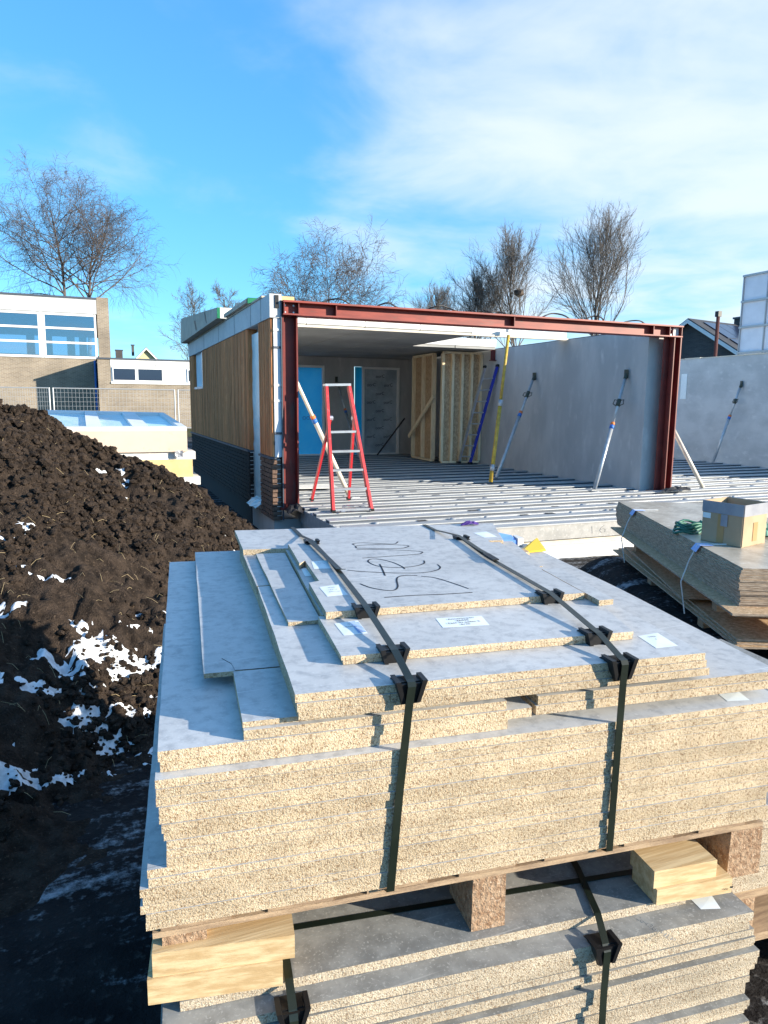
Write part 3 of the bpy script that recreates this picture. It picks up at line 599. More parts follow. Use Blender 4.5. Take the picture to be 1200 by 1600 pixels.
tag(MB().bar((7.33, 16.5, .6), (7.35, 15.15, 1.6), .04, .09).build('brace_plank', 'stud'), 'diagonal pale plank braced against the shaded stud wall', 'plank')
tag(MB().bar((6.9, 17.6, .06), (7.38, 16.9, 1.05), .03, .03).build('iron_bar', 'black'), 'thin dark iron bar leaning near the shaded stud wall', 'bar')
tag(MB().box(7.60, 7.63, 15.0, 15.3, .95, 1.35).build('notice_board', 'paper'), 'white notice sheet hung on the shaded stud wall', 'notice')

# ------------------------------------------------------------------ props and ladders
def prop(label, foot, top, tube_m, split=.6, handle=True, foot_m='galv', collar=True):
    f, t_ = Vector(foot), Vector(top); d = t_-f; t = thing('push_pull_prop', label, 'prop', foot, 'push-pull props bracing the walls' if handle else None)
    dn = d.normalized(); sd = dn.cross(Vector((0, 0, 1))).normalized(); nn = sd.cross(dn)
    MB().tube([f+d*.03, f+d*split], .034, 10).build('outer_tube', tube_m, t, True)
    MB().tube([f+d*split, f+d*.96], .026, 10).build('inner_tube', 'galv' if tube_m != 'cream_tube' else tube_m, t, True)
    MB().bar(f+Vector((0, 0, .008)), f+Vector((.13, .02, .008)), .12, .014).build('foot_plate', foot_m, t)
    if collar:
        MB().tube([f+d*(split-.03), f+d*split], .039, 10).build('blue_collar', 'bluecol', t, True); MB().tube([f+d*(split+.001), f+d*(split+.022)], .037, 10).build('orange_collar', 'orange', t, True)
    if handle:
        MB().tube([f+d*(split+.16), f+d*(split+.22)], .036, 8).build('adjusting_nut', 'darkcol', t, True)
        for k in (-1, 1):
            c = f+d*(split+.19); MB().tube([c+dn*.05+sd*.03*k, c+dn*.06+sd*.08*k, c-dn*.02+sd*.09*k, c-dn*.05+sd*.03*k], .008, 6).build('handle', 'darkcol', t, True)
        MB().tube([f+d*.955, t_], .03, 8).build('swivel_head', 'darkcol', t)
    m = MB(); m.bar(t_-Vector((0, 0, .075)), t_+Vector((0, 0, .075)), .07, .022, (d.x, d.y, 0)); m.build('wall_plate', 'darkcol', t)
    return t
prop('grey prop bracing concrete wall behind the yellow pole', (6.84, 11.40, .0), (8.35, 12.5, 2.0), 'galv', .62)
prop('grey prop bracing concrete wall nearest the right red column', (7.50, 9.37, .0), (8.35, 9.75, 1.95), 'galv', .56)
prop('grey prop bracing the far right concrete wall', (13.9, 12.98, .0), (14.5, 12.85, 1.97), 'galv', .6)
prop('cream prop leaning from behind the right red column to the deck', (9.58, 9.06, .0), (8.84, 9.5, 1.52), 'cream_tube', .70, False)
wp = prop('cream prop sloping behind the red stepladder', (3.47, 9.95, .0), (2.46, 9.62, 1.92), 'cream_tube', .62, False)
prop('dark prop against the back wall behind the stepladder', (6.15, 16.9, .0), (5.98, 18.3, 2.05), 'galv', .6, False)
yp = thing('yellow_prop', 'tall worn yellow steel prop standing on the deck under the roof edge', 'prop', (6.42, 10.85, 0))
a, b_ = Vector((6.42, 10.85, .0)), Vector((7.0, 11.35, 2.72)); d = b_-a
MB().tube([a+d*.02, a+d*.53], .036, 10).build('outer_tube', 'yellow_tube', yp, True); MB().tube([a+d*.53, a+d*.98], .028, 10).build('inner_tube', 'yellow_tube', yp, True)
MB().tube([a+d*.51, a+d*.55], .046, 10).build('adjusting_collar', 'galv', yp, True); MB().tube([a+d*.09, a+d*.13], .043, 10).build('lower_collar', 'galv', yp, True)
MB().box(a.x-.08, a.x+.08, a.y-.08, a.y+.08, .0, .012).build('foot_plate', 'darkcol', yp); MB().bar(b_, b_+Vector((0, 0, .06)), .10, .07, (1, 0, 0)).build('fork_head', 'galv', yp)

# aluminium ladder with a blue stile against the stud wall
al = thing('leaning_ladder', 'aluminium ladder with one blue stile leaning beside the stud wall', 'ladder', (7.97, 14.6, .05))
q0, q1, r0, r1 = Vector((7.80, 14.66, .066)), Vector((8.19, 14.26, 2.24)), Vector((7.97, 14.42, .066)), Vector((8.36, 14.00, 2.26))
MB().bar(q0, q1, .035, .08, (0, -1, 0)).build('stile', 'alu', al); MB().bar(r0, r1, .035, .08, (0, -1, 0)).build('stile', 'ladder_blue', al)
for i in range(8): k = (i+.6)/8.6; MB().tube([q0+(q1-q0)*k, r0+(r1-r0)*k], .017, 6).build('rung', 'alu', al)
for p in (q0, r0): MB().box(p.x-.035, p.x+.035, p.y-.06, p.y+.06, .052, .10).build('rubber_foot', 'black', al)
for p in (q1, r1): MB().bar(p, p+Vector((.012, .004, .05)), .045, .09, (0, -1, 0)).build('end_cap', 'black', al)

# red stepladder
sl = thing('stepladder', 'red fibreglass stepladder with aluminium treads standing on the deck', 'stepladder', (2.98, 8.8, .05))
fl, fr, tl, tr_ = Vector((2.70, 8.40, .05)), Vector((3.205, 8.36, .05)), Vector((2.735, 8.79, 1.62)), Vector((3.035, 8.77, 1.63))
bl, brr, hl, hr = Vector((2.745, 9.53, .05)), Vector((3.27, 9.45, .05)), Vector((2.775, 8.74, 1.22)), Vector((3.09, 8.72, 1.22))
for a, b_ in ((fl, tl), (fr, tr_)): MB().bar(a, b_, .034, .075, (0, -1, .3)).build('front_stile', 'ladder_red', sl)
for a, b_ in ((bl, hl), (brr, hr)): MB().bar(a, b_, .028, .05, (0, -1, -.3)).build('rear_leg', 'ladder_red', sl)
for z_ in (.075, .33, .565, .80, 1.045):
    k = (z_-.05)/1.57; a = fl+(tl-fl)*k; b_ = fr+(tr_-fr)*k; MB().bar(a+Vector((.018, .01, 0)), b_+Vector((-.018, .01, 0)), .085, .028).build('tread', 'alu', sl)
MB().bar(tl+Vector((-.02, .03, .02)), tr_+Vector((.02, .03, .02)), .14, .03).build('platform', 'alu', sl)
MB().bar(bl+Vector((.02, -.25, .32)), brr+Vector((-.02, -.25, .32)), .02, .03).build('rear_crossbar', 'alu', sl) if False else None
for p in (hl, hr): MB().tube([p+Vector((-.03, 0, 0)), p+Vector((.03, 0, 0))], .03, 8).build('hinge', 'alu', sl)
for p in (fl, fr, bl, brr): MB().bar(p-Vector((0, 0, .002)), p+Vector((0, 0, .03)), .045, .085, (0, 1, 0)).build('foot', 'clip', sl)
st_ = thing('steel_foot_plate', 'bent galvanised bracket lying on the deck under the stepladder', 'bracket', (3.0, 8.5, .05))
m = MB(); m.bar((2.80, 8.30, .06), (2.92, 8.62, .09), .05, .01); m.build('bracket_arm', 'galv', st_); m = MB(); m.bar((2.92, 8.62, .09), (3.14, 8.60, .08), .09, .012); m.build('bracket_plate', 'alu', st_); m = MB(); m.bar((3.14, 8.60, .085), (3.20, 8.33, .06), .06, .01); m.build('bracket_arm', 'galv', st_)
tag(MB().prism([(4.9-2.1, 10.9), (3.55, 10.75), (3.62, 11.2), (3.0, 11.3)], .053, .066).build('foam_scrap', 'foam'), 'flat white foam scrap on the deck behind the stepladder', 'scrap')
# paper notice on far right wall
tag(MB().box(14.535, 14.547, 14.62, 14.82, 1.62, 2.28).build('wall_notice', 'paper'), 'upright white sheet fixed on the far right concrete wall beside red column', 'notice')

# ================================================================== board stacks in the foreground
def P(s, t, z=0.): return Vector((.062+.994*s+.108*t, 1.244-.108*s+.994*t, z))
E_, N_ = Vector((.994, -.108, 0)), Vector((.108, .994, 0))
def outline(poly, jit=.0009, step=.11):
    out = []; n = len(poly)
    for i in range(n):
        a, b_ = Vector(poly[i]), Vector(poly[(i+1) % n]); k = max(1, int((b_-a).length/step)); nr = Vector((-(b_-a).y, (b_-a).x)).normalized()
        for j in range(k):
            p = a+(b_-a)*(j/k)+(nr*random.uniform(-jit, jit) if j else Vector((0, 0))); out.append(P(p.x, p.y).xy)
    return [tuple(q) for q in out]
def board(label, poly, z0, z1, group=None, mats=('grey', 'chip')):
    if len(poly) == 4 and not isinstance(poly[0], tuple): s0, s1, t0, t1 = poly; poly = [(s0, t0), (s1, t0), (s1, t1), (s0, t1)]
    return tag(MB().prism(outline(poly), z0, z1-.0009, 0, 1).build('chipboard_panel', list(mats)), label, 'board', group)
def rot4(s0, s1, t0, t1, a):
    c = ((s0+s1)/2, (t0+t1)/2); ca, sa = math.cos(a), math.sin(a)
    return [(c[0]+(x-c[0])*ca-(y-c[1])*sa, c[1]+(x-c[0])*sa+(y-c[1])*ca) for x, y in ((s0, t0), (s1, t0), (s1, t1), (s0, t1))]
# --- upper pallet: main block of full sheets
ends = [.000, .002, .006, .007, .011, .016, .017, -.018, -.020, -.029, -.031, -.026, -.023]
pz = .432; NB = 17; tk = (.728-pz)/NB
mb = []; ends = [ends[min(12, int(k*13/NB))]+random.uniform(-.003, .003) for k in range(NB)]
for k in range(NB):
    z1 = .728-k*tk; rend = 1.405 if k < 10 else 1.378+random.uniform(-.004, .006); tj = random.uniform(-.0015, .002)
    mb.append(board('%s grey-faced chipboard from the top of the upper pallet\'s main block' % ORD[k], rot4(ends[k], rend, tj, 1.62+random.uniform(-.02, .02), random.uniform(-.0012, .0012)), z1-tk, z1, 'full boards on the upper pallet'))
# --- cut boards on top
tb = {}
tb['L1'] = board('lower large board under the left boards, ending mid-front on main block', (.010, .706, .026, 1.60), .7285, .7504, 'cut boards on top')
tb['L1b'] = board('recessed filler board hidden in the shade under the right sheet', (.72, 1.28, .11, 1.45), .7285, .7504, 'cut boards on top')
tb['L2'] = board('wide grey board whose bare left strip shows beside the cut boards', [(.007, .022), (.76, .024), (.76, 1.60), (-.001, 1.626)], .7508, .772, 'cut boards on top')
tb['W1'] = board('lower of the two wide sheets at the right under the straps', [(.772, .028), (1.392, .020), (1.535, 1.55), (.775, 1.56)], .7508, .7718, 'cut boards on top')
tb['W2'] = board('wide grey sheet with long bare right edge on top right', [(.777, .030), (1.397, .022), (1.474, .764), (1.527, 1.559), (.780, 1.56)], .772, .792, 'cut boards on top')
tb['T1'] = board('board with open gap at its right end under the three boards', [(.162, .026), (.70, .026), (.702, .0265), (.702, .09), (.757, .09), (.757, 1.3), (.165, 1.3)], .7724, .792, 'cut boards on top')
tb['Pp'] = board('small front left board in shade below the three-board pile', (.161, .60, .036, .300), .7924, .8045, 'cut boards on top')
tb['Q'] = board('large shaded board at left overhanging the bare strip', [(.097, .3025), (.60, .306), (.60, 1.62), (.098, 1.641)], .7924, .8045, 'cut boards on top')
tb['Pf'] = board('flat board under the right half of the three-board pile', (.605, 1.17, .05, 1.55), .7924, .8045, 'cut boards on top')
zt = [(.8047, .8225), (.8227, .8400), (.8402, .8576)]
for k, nm in enumerate(('bottom', 'middle', 'top')):
    tb['R%d' % k] = board('%s board of the three-board pile under the lowest clips' % nm, [(.258+.003*(2-k), .013+random.uniform(-.002, .003)), (1.181+.006*(2-k), .013+random.uniform(-.002, .003)), (1.236, .868), (.269, .833)], *zt[k], 'cut boards on top')
for k, nm in enumerate(('lower', 'upper')):
    tb['E%d' % k] = board('%s of two boards behind the three-board pile at left rear' % nm, [(.270-.003*k, .842), (1.242, .882), (1.339, 1.318), (.262, 1.45)], (.8047, .8312)[k], (.8310, .8576)[k], 'cut boards on top')
tb['D'] = board('rear left board at the far end of the stack', [(.263, 1.290), (.431, 1.275), (1.266, 1.245), (1.394, 1.628), (.26, 1.691)], .8580, .8784, 'cut boards on top')
tb['D2'] = board('support board under the far end', (.28, 1.3, 1.46, 1.66), .8047, .8576, 'cut boards on top')
for k, nm in enumerate(('lower', 'upper')): tb['C%d' % k] = board('%s thin board of the pair carrying the printed label' % nm, [(.374+.004*(1-k), .139+.002*(1-k)), (1.075, .132+.002*(1-k)), (1.15, .428), (.378, .428)], (.8580, .8685)[k], (.8683, .8784)[k], 'cut boards on top')
tb['F'] = board('board under the handwritten one, showing a blue sticker in the notch', [(.389, .436), (1.14, .436), (1.235, 1.215), (.411, 1.25)], .8580, .8784, 'cut boards on top')
tb['G'] = board('long narrow board lying left of the handwritten board', [(.304, .430), (.385, .430), (.407, 1.250), (.305, 1.253)], .8580, .8684, 'cut boards on top')
tb['A'] = board('notched topmost board with black marker handwriting', [(.392, .396), (1.11, .404), (1.165, 1.214), (.421, 1.262), (.412, .939), (.436, .976), (.432, .705), (.400, .691)], .8788, .8976, 'cut boards on top')
tb['A2'] = board('small narrow offcut right of the handwritten board', [(1.114, .338), (1.158, .340), (1.205, .70), (1.140, .70)], .8788, .8944, 'cut boards on top')
# crack across the two left boards
m = MB(); m.ribbon([P(.30, .3035, .8042), P(.20, .3035, .8042), P(.165, .3045, .8042), P(.160, .35, .8042), P(.140, .39, .8042)], .0016, N_, .0008); m.build('crack', 'clip', tb['Q'])
# handwriting
strokes = [[(.823, 1.214), (.798, 1.176), (.751, 1.193), (.688, 1.222), (.65, 1.21), (.652, 1.182)], [(.646, 1.131), (.658, 1.172), (.746, 1.176), (.832, 1.138), (.826, 1.11), (.794, 1.094), (.729, 1.103), (.646, 1.131)], [(.64, 1.109), (.748, 1.079), (.844, 1.029), (.842, .999), (.806, .983), (.626, .969)], [(.716, .787), (.717, .825), (.704, .889), (.675, .94), (.646, .944), (.631, .906), (.648, .841), (.707, .809), (.763, .819), (.799, .847), (.813, .887)], [(.658, .869), (.648, .803), (.633, .718)], [(.54, .814), (.586, .781), (.676, .743), (.753, .728), (.806, .748), (.831, .782), (.836, .822)], [(.538, .644), (.557, .594), (.589, .558), (.613, .554), (.633, .588), (.651, .658), (.667, .694), (.695, .707), (.727, .697)], [(.736, .687), (.769, .659), (.795, .595), (.818, .52)], [(.566, .489), (.645, .49), (.733, .482), (.813, .481)]]
def smooth_line(pts, n=5):
    q = [pts[0]]+pts+[pts[-1]]; out = []
    for i in range(1, len(q)-2):
        for j in range(n):
            t = j/n; out.append(tuple(.5*((2*q[i][c])+(-q[i-1][c]+q[i+1][c])*t+(2*q[i-1][c]-5*q[i][c]+4*q[i+1][c]-q[i+2][c])*t*t+(-q[i-1][c]+3*q[i][c]-3*q[i+1][c]+q[i+2][c])*t**3) for c in range(2)))
    return out+[pts[-1]]
for sk in strokes:
    pts = smooth_line(sk); wd = .0052; v = []; f = []
    for i, p in enumerate(pts):
        a, b_ = pts[max(i-1, 0)], pts[min(i+1, len(pts)-1)]; d = Vector((b_[0]-a[0], b_[1]-a[1])); d = d.normalized() if d.length > 0 else Vector((1, 0)); nr = Vector((-d.y, d.x))*wd/2
        v += [P(p[0]-nr.x, p[1]-nr.y, .89725), P(p[0]+nr.x, p[1]+nr.y, .89725)]
        if i: f.append((2*i-2, 2*i, 2*i+1, 2*i-1))
    MB().add(v, f).build('marker_stroke', 'ink', tb['A'])
# paper labels on the boards
def paper(par, poly, z, lines=None, size=.009, hatch=False):
    m = MB(); v = [P(s, t, z+.0005+(.002 if i == 1 else 0)) for i, (s, t) in enumerate(poly)]; m.add(v, [(3, 2, 1, 0)]); o = m.build('paper_label', 'paper', par)
    # poly: far-left, far-right, near-right, near-left
    fl_, fr_, nr_, nl_ = [Vector(q) for q in poly]
    def at(u, w): a = nl_+(nr_-nl_)*u; b_ = fl_+(fr_-fl_)*u; c = a+(b_-a)*w; return P(c.x, c.y, z+.0022)
    if hatch:
        for k in range(9): a = .08+k*.10; MB().add([at(.62, a), at(.97, a), at(.97, a+.055), at(.62, a+.055)], [(0, 1, 2, 3)]).build('printed_bar', 'blue', o)
    for i, ln in enumerate(lines or []):
        text_on('lettering', ln, size, at(.52, .76-.21*i), E_, N_, 'ink', o, 'CENTER')
    return o
paper(tb['A'], [(.453, .955), (.506, .955), (.495, .846), (.443, .852)], .8968, ['26436', 'HLP 14'], .008)
paper(tb['A'], [(.419, .634), (.475, .642), (.479, .537), (.422, .532)], .8968, ['26436', 'HLP 12', '600x1180'], .008)
paper(tb['F'], [(.418, .941), (.434, .943), (.434, .843), (.414, .844)], .8776, None)
paper(tb['C1'], [(.405, .36), (.464, .367), (.465, .269), (.408, .267)], .8776, ['18', '26436 2z'], .008, True)
paper(tb['C1'], [(.656, .34), (.773, .327), (.764, .257), (.648, .266)], .8776, ['Annenimpen', '26436', 'Fase 2z pallet 2', '6/10'], .0135)
paper(tb['R2'], [(1.103, .153), (1.161, .157), (1.151, .069), (1.091, .067)], .8568, ['26436', '4'], .008)
paper(mb[0], [(1.273, .067), (1.329, .066), (1.32, .020), (1.264, .028)], .7272, None)
paper(tb['D'], [(1.211, 1.416), (1.273, 1.425), (1.271, 1.314), (1.212, 1.307)], .8776, None)
MB().prism([tuple(P(*q).xy) for q in ((1.365, 1.09), (1.385, 1.073), (1.372, 1.045), (1.349, 1.04), (1.345, 1.07))], .7915, .7925).build('chipped_spot', 'chip', tb['W2'])

# --- straps and edge clips
def clip_(label, s, t, z, wd=.060, back=False):
    o = thing('edge_clip', label, 'edge clip', P(s, t, z)); sg = -1 if back else 1
    def q(ds, dt, dz): return P(s+ds, t+dt*sg, z+dz)
    m = MB(); h = wd/2
    m.hexa([q(-h*.8, -.006, .0005), q(h*.8, -.006, .0005), q(h, .034, .0005), q(-h, .034, .0005)], [q(-h*.7, -.006, .006), q(h*.7, -.006, .006), q(h*.9, .03, .004), q(-h*.9, .03, .004)]); m.build('top_plate', 'clip', o)
    m = MB(); m.hexa([q(-h*.62, -.0105, -.038), q(h*.62, -.0105, -.038), q(h*.62, -.004, -.038), q(-h*.62, -.004, -.038)], [q(-h*.95, -.014, .004), q(h*.95, -.014, .004), q(h*.95, -.004, .004), q(-h*.95, -.004, .004)]); m.build('front_plate', 'clip', o)
    for k in (-1, 1):
        m = MB(); m.hexa([q(k*h*.5-.004, -.017, -.034), q(k*h*.5+.004, -.017, -.034), q(k*h*.5+.004, -.008, -.034), q(k*h*.5-.004, -.008, -.034)], [q(k*h*.92-.005, -.020, .011), q(k*h*.92+.005, -.020, .011), q(k*h*.92+.005, .024, .011), q(k*h*.92-.005, .024, .011)]); m.build('rib', 'clip', o)
    return o
for nm, lst in (('left', ((.492, .396, .8976), (.487, .139, .8784), (.483, .013, .8576))), ('right', ((1.004, .402, .8976), (.975, .134, .8784), (.959, .012, .8576)))):
    for k, c in enumerate(lst): clip_('black clip under the %s strap on the edge of the %s' % (nm, ('handwritten board', 'labelled thin boards', 'three-board pile')[k]), *c)
clip_('small black clip at the rear of the left strap', .507, 1.262, .8976, .05, True); clip_('small black clip at the rear of the right strap', 1.074, 1.215, .8976, .05, True)
def strap(label, pts, wd=.0165):
    s = thing('strapping_band', label, 'strap', P(pts[0][0], pts[0][1], .4), 'green strapping on the upper pallet'); return s, MB().ribbon([P(*p) for p in pts], wd, E_, .0016).build('band', 'strap', s)
s1, _ = strap('dark green strap with folded end over the left side of upper stack', [(.50, 1.70, .8806), (.505, 1.50, .881), (.507, 1.27, .905), (.509, .887, .9035), (.494, .43, .9045), (.492, .392, .9045), (.4875, .15, .8865), (.487, .128, .8855), (.4835, .01, .8665), (.483, -.002, .8655), (.4825, -.0075, .858), (.477, -.008, .82), (.46, -.0075, .64), (.4435, -.008, .428), (.443, .01, .4215)])
s2, _ = strap('dark green strap with buckle over the right side of upper stack', [(1.072, 1.64, .8806), (1.073, 1.50, .881), (1.073, 1.24, .905), (1.028, .875, .9035), (1.006, .43, .9045), (1.004, .398, .9045), (.976, .14, .8865), (.975, .122, .8855), (.960, .01, .8665), (.959, -.002, .8655), (.9585, -.0075, .858), (.956, -.008, .82), (.952, -.008, .64), (.948, -.008, .428), (.948, .01, .4215)])
MB().ribbon([P(.497, 1.26, .9075), P(.503, 1.05, .9085), P(.507, .78, .9095), P(.516, .765, .912)], .0165, E_, .0016).build('loose_end', 'strap', s1)
MB().ribbon([P(1.066, 1.2, .9075), P(1.040, .96, .908), P(1.034, .86, .909)], .0165, E_, .0016).build('loose_end', 'strap', s2)
m = MB(); m.ribbon([P(1.030, .88, .9095), P(1.024, .79, .9095)], .022, E_, .004); m.build('buckle', 'clip', s2)

# --- upper pallet
pal = thing('wooden_pallet', 'rough wooden pallet carrying the upper stack of boards', 'pallet', P(.68, .75, .28), 'pallets')
def obox(s0, s1, t0, t1, z0, z1, name, m, par, wob=0.):
    v0 = [P(s0, t0, z0), P(s1, t0, z0), P(s1, t1, z0), P(s0, t1, z0)]; v1 = [P(s0+random.uniform(-wob, wob), t0+random.uniform(-wob, wob), z1), P(s1+random.uniform(-wob, wob), t0, z1), P(s1, t1, z1), P(s0, t1, z1)]
    return MB().hexa(v0, v1).build(name, m, par)
for k, (a, b_) in enumerate(((-.015, 1.385),)):
    for tt in (.012, .55, 1.10, 1.45): obox(a, b_, tt, tt+.12, .404, .4155, 'stringer', 'wood2', pal)
for k in range(7): obox(.0+k*.2, .13+k*.2, .012, 1.57, .4165, .4312, 'deck_board', 'wood2', pal)
for sa in ((.632, .710), (1.292, 1.386), (.0, .085)):
    for tt in (.012, .70, 1.40): obox(sa[0], sa[1], tt, tt+.13, .2806, .4035, 'block', 'block', pal, .003)
# spacer timbers between the pallets
def timber(label, poly, z0, z1): return tag(MB().prism([tuple(P(*q).xy) for q in poly], z0, z1).build('timber_offcut', 'wood'), label, 'timber', 'spacer timbers between the stacks')
timber('upper of two pale timber offcuts under the upper pallet\'s left corner', [(-.017, -.001), (.247, -.022), (.252, .085), (-.012, .105)], .3345, .384)
timber('lower of two pale timber offcuts under the upper pallet\'s left corner', [(-.027, -.004), (.223, -.024), (.228, .083), (-.022, .10)], .2808, .334)
timber('upper of two timber offcuts at the right between the stacks', [(1.064, -.016), (1.232, -.018), (1.235, .075), (1.066, .075)], .3195, .362)
t4 = timber('lower of two timber offcuts at the right between the stacks', [(1.070, -.022), (1.268, -.030), (1.272, .07), (1.072, .072)], .2808, .319)
text_on('lettering', '~ \u2022', .022, P(1.245, -.0315, .288), E_, (0, 0, 1), 'ink', t4)

# --- lower stack
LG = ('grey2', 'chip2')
lw = []
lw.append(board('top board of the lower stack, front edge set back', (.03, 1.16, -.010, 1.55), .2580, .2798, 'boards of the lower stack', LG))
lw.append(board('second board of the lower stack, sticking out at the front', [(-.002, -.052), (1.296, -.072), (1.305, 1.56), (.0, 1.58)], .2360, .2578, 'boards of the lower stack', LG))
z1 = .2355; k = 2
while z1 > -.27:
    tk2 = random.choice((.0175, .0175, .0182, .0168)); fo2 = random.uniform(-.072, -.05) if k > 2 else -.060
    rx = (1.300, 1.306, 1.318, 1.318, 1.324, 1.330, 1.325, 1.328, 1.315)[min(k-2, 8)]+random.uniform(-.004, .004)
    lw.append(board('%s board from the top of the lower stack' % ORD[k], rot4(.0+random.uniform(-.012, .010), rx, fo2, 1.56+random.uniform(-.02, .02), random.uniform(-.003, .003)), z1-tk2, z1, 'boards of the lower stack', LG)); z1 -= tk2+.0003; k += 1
zb = z1
paper(lw[1], [(1.183, .0), (1.239, -.002), (1.229, -.044), (1.183, -.034)], .2570, None)
text_on('lettering', '26436 HLP', .020, P(1.02, -.02, .2575), (E_*.4-N_).normalized(), (E_+N_*.4).normalized(), 'graphite', lw[1])
pl2 = thing('wooden_pallet', 'bottom pallet in the dark under the lower stack', 'pallet', P(.66, .75, G), 'pallets')
for tt in (.0, .7, 1.4): obox(.0, 1.3, tt, tt+.12, zb-.045, zb-.025, 'stringer', 'wood2', pl2)
for q in range(6): obox(.0+q*.22, .14+q*.22, .0, 1.55, zb-.0245, zb-.002, 'deck_board', 'wood2', pl2)
for sa in (.0, .58, 1.17):
    for tt in (.0, .7, 1.4): obox(sa, sa+.13, tt, tt+.12, G-.01, zb-.0455, 'block', 'block', pl2)
ls = thing('strapping_band', 'dark green strap over the lower stack at right', 'strap', P(.92, -.08, G))
MB().ribbon([P(.97, .17, .283), P(.965, .14, .283), P(.925, -.012, .284), P(.905, -.076, .264), P(.9045, -.085, .252), P(.905, -.081, .15), P(.907, -.080, -.25)], .0165, E_, .0016).build('band', 'strap', ls)
ls2 = thing('strapping_band', 'dark green strap over the lower stack beside the left timbers', 'strap', P(.236, -.06, G))
MB().ribbon([P(.238, .09, .2835), P(.237, .02, .283), P(.236, -.012, .2835), P(.236, -.066, .2625), P(.236, -.078, .250), P(.236, -.079, .12), P(.236, -.079, -.25)], .0165, E_, .0016).build('band', 'strap', ls2)
tag(MB().ribbon([P(.15, .128, .2812), P(.6, .112, .2812), P(1.02, .096, .2812), P(1.2, .09, .2812)], .0165, N_, .0012).build('strapping_band', 'strap'), 'dark green strap lying lengthwise on the lower stack', 'strap')
clip_('black clip at the front edge of the lower stack at right', .905, -.070, .2575); clip_('black clip at the front edge of the lower stack beside the left timbers', .236, -.057, .2575)
# --- third stack, just visible at the right edge
p3 = thing('wooden_pallet', 'dark pallet partly visible at the right edge of the picture', 'pallet', P(1.9, .6, G), 'pallets')
for tt in (.22, .75, 1.25): obox(1.47, 2.4, tt, tt+.12, .02, .04, 'stringer', 'wood2', p3)
obox(1.47, 2.4, .22, 1.4, .0405, .062, 'deck_board', 'wood2', p3)
for sa in (1.47, 2.25):
    for tt in (.22, .75, 1.25): obox(sa, sa+.13, tt, tt+.13, -.10, .0195, 'block', 'block', p3)
obox(1.45, 2.4, .22, 1.4, -.125, -.1005, 'bottom_board', 'wood2', p3)
for sa in (1.47, 2.25): obox(sa, sa+.13, .25, 1.3, G-.02, -.126, 'bearer', 'wood2', p3)
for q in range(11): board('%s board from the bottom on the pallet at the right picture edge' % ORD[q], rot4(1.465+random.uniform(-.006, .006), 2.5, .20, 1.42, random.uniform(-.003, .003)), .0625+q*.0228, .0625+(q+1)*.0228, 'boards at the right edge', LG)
# --- litter at the far end of the stack
def crumple(name, label, cat, c, rx, ry, h, m, seed, tilt=0.):
    r_ = random.Random(seed); mm = MB(); v = []; n_ = 9
    for j in range(n_):
        for i in range(n_): u, w_ = i/(n_-1)*2-1, j/(n_-1)*2-1; v.append((c[0]+u*rx*r_.uniform(.85, 1.1)+w_*.2*rx, c[1]+w_*ry*r_.uniform(.85, 1.1), c[2]+h*max(0, 1-.7*(u*u+w_*w_))*r_.uniform(.4, 1.2)+tilt*u+.003))
    mm.add(v, [(j*n_+i, j*n_+i+1, (j+1)*n_+i+1, (j+1)*n_+i) for j in range(n_-1) for i in range(n_-1)]); return tag(mm.build(name, m), label, cat)
c = P(1.27, 1.60, .8784); crumple('cloth', 'crumpled purple cloth at the far end of the board stack', 'cloth', c, .045, .02, .016, 'purple', 1)
c = P(1.40, 1.53, .795); m = MB(); m.hexa([P(1.36, 1.50, .793), P(1.47, 1.50, .793), P(1.47, 1.58, .793), P(1.36, 1.58, .793)], [P(1.37, 1.50, .83), P(1.45, 1.50, .82), P(1.46, 1.57, .83), P(1.37, 1.58, .85)])
bp = m.build('packaging_carton', ['bluewhite']); tag(bp, 'small blue and white packaging at the far end of the board stack', 'packaging')
MB().prism([tuple(P(*q).xy) for q in ((1.455, 1.495), (1.485, 1.50), (1.49, 1.58), (1.472, 1.58))], .794, .828).build('white_end', 'foam', bp)
m = MB(); m.hexa([P(1.40, 1.36, .7935), P(1.53, 1.38, .7935), P(1.56, 1.52, .7935), P(1.45, 1.44, .7935)], [P(1.41, 1.37, .797), P(1.53, 1.385, .80), P(1.565, 1.53, .822), P(1.46, 1.45, .797)]); tag(m.build('plastic_bag', 'yellowbag'), 'pointed yellow plastic scrap at the far right end of the stack', 'scrap')
tag(MB().prism([tuple(P(*q).xy) for q in ((1.30, 1.56), (1.36, 1.50), (1.42, 1.66), (1.36, 1.74))], .8786-.085, .81).build('board_offcut', 'osb_face'), 'brown board offcut beside the purple cloth', 'offcut')
tag(MB().prism([tuple(P(*q).xy) for q in ((1.33, 1.28), (1.41, 1.30), (1.42, 1.37), (1.34, 1.36))], .7925, .812).build('board_offcut', 'osb_face'), 'small brown offcut left of the yellow scrap', 'offcut')
tag(MB().add([P(1.20, 1.24, .7935), P(1.30, 1.20, .7935), P(1.33, 1.28, .797), P(1.24, 1.30, .7935)], [(0, 1, 2, 3)]).build('paper_sheet', 'paper'), 'loose white paper sheet at the far right end of the stack', 'paper')

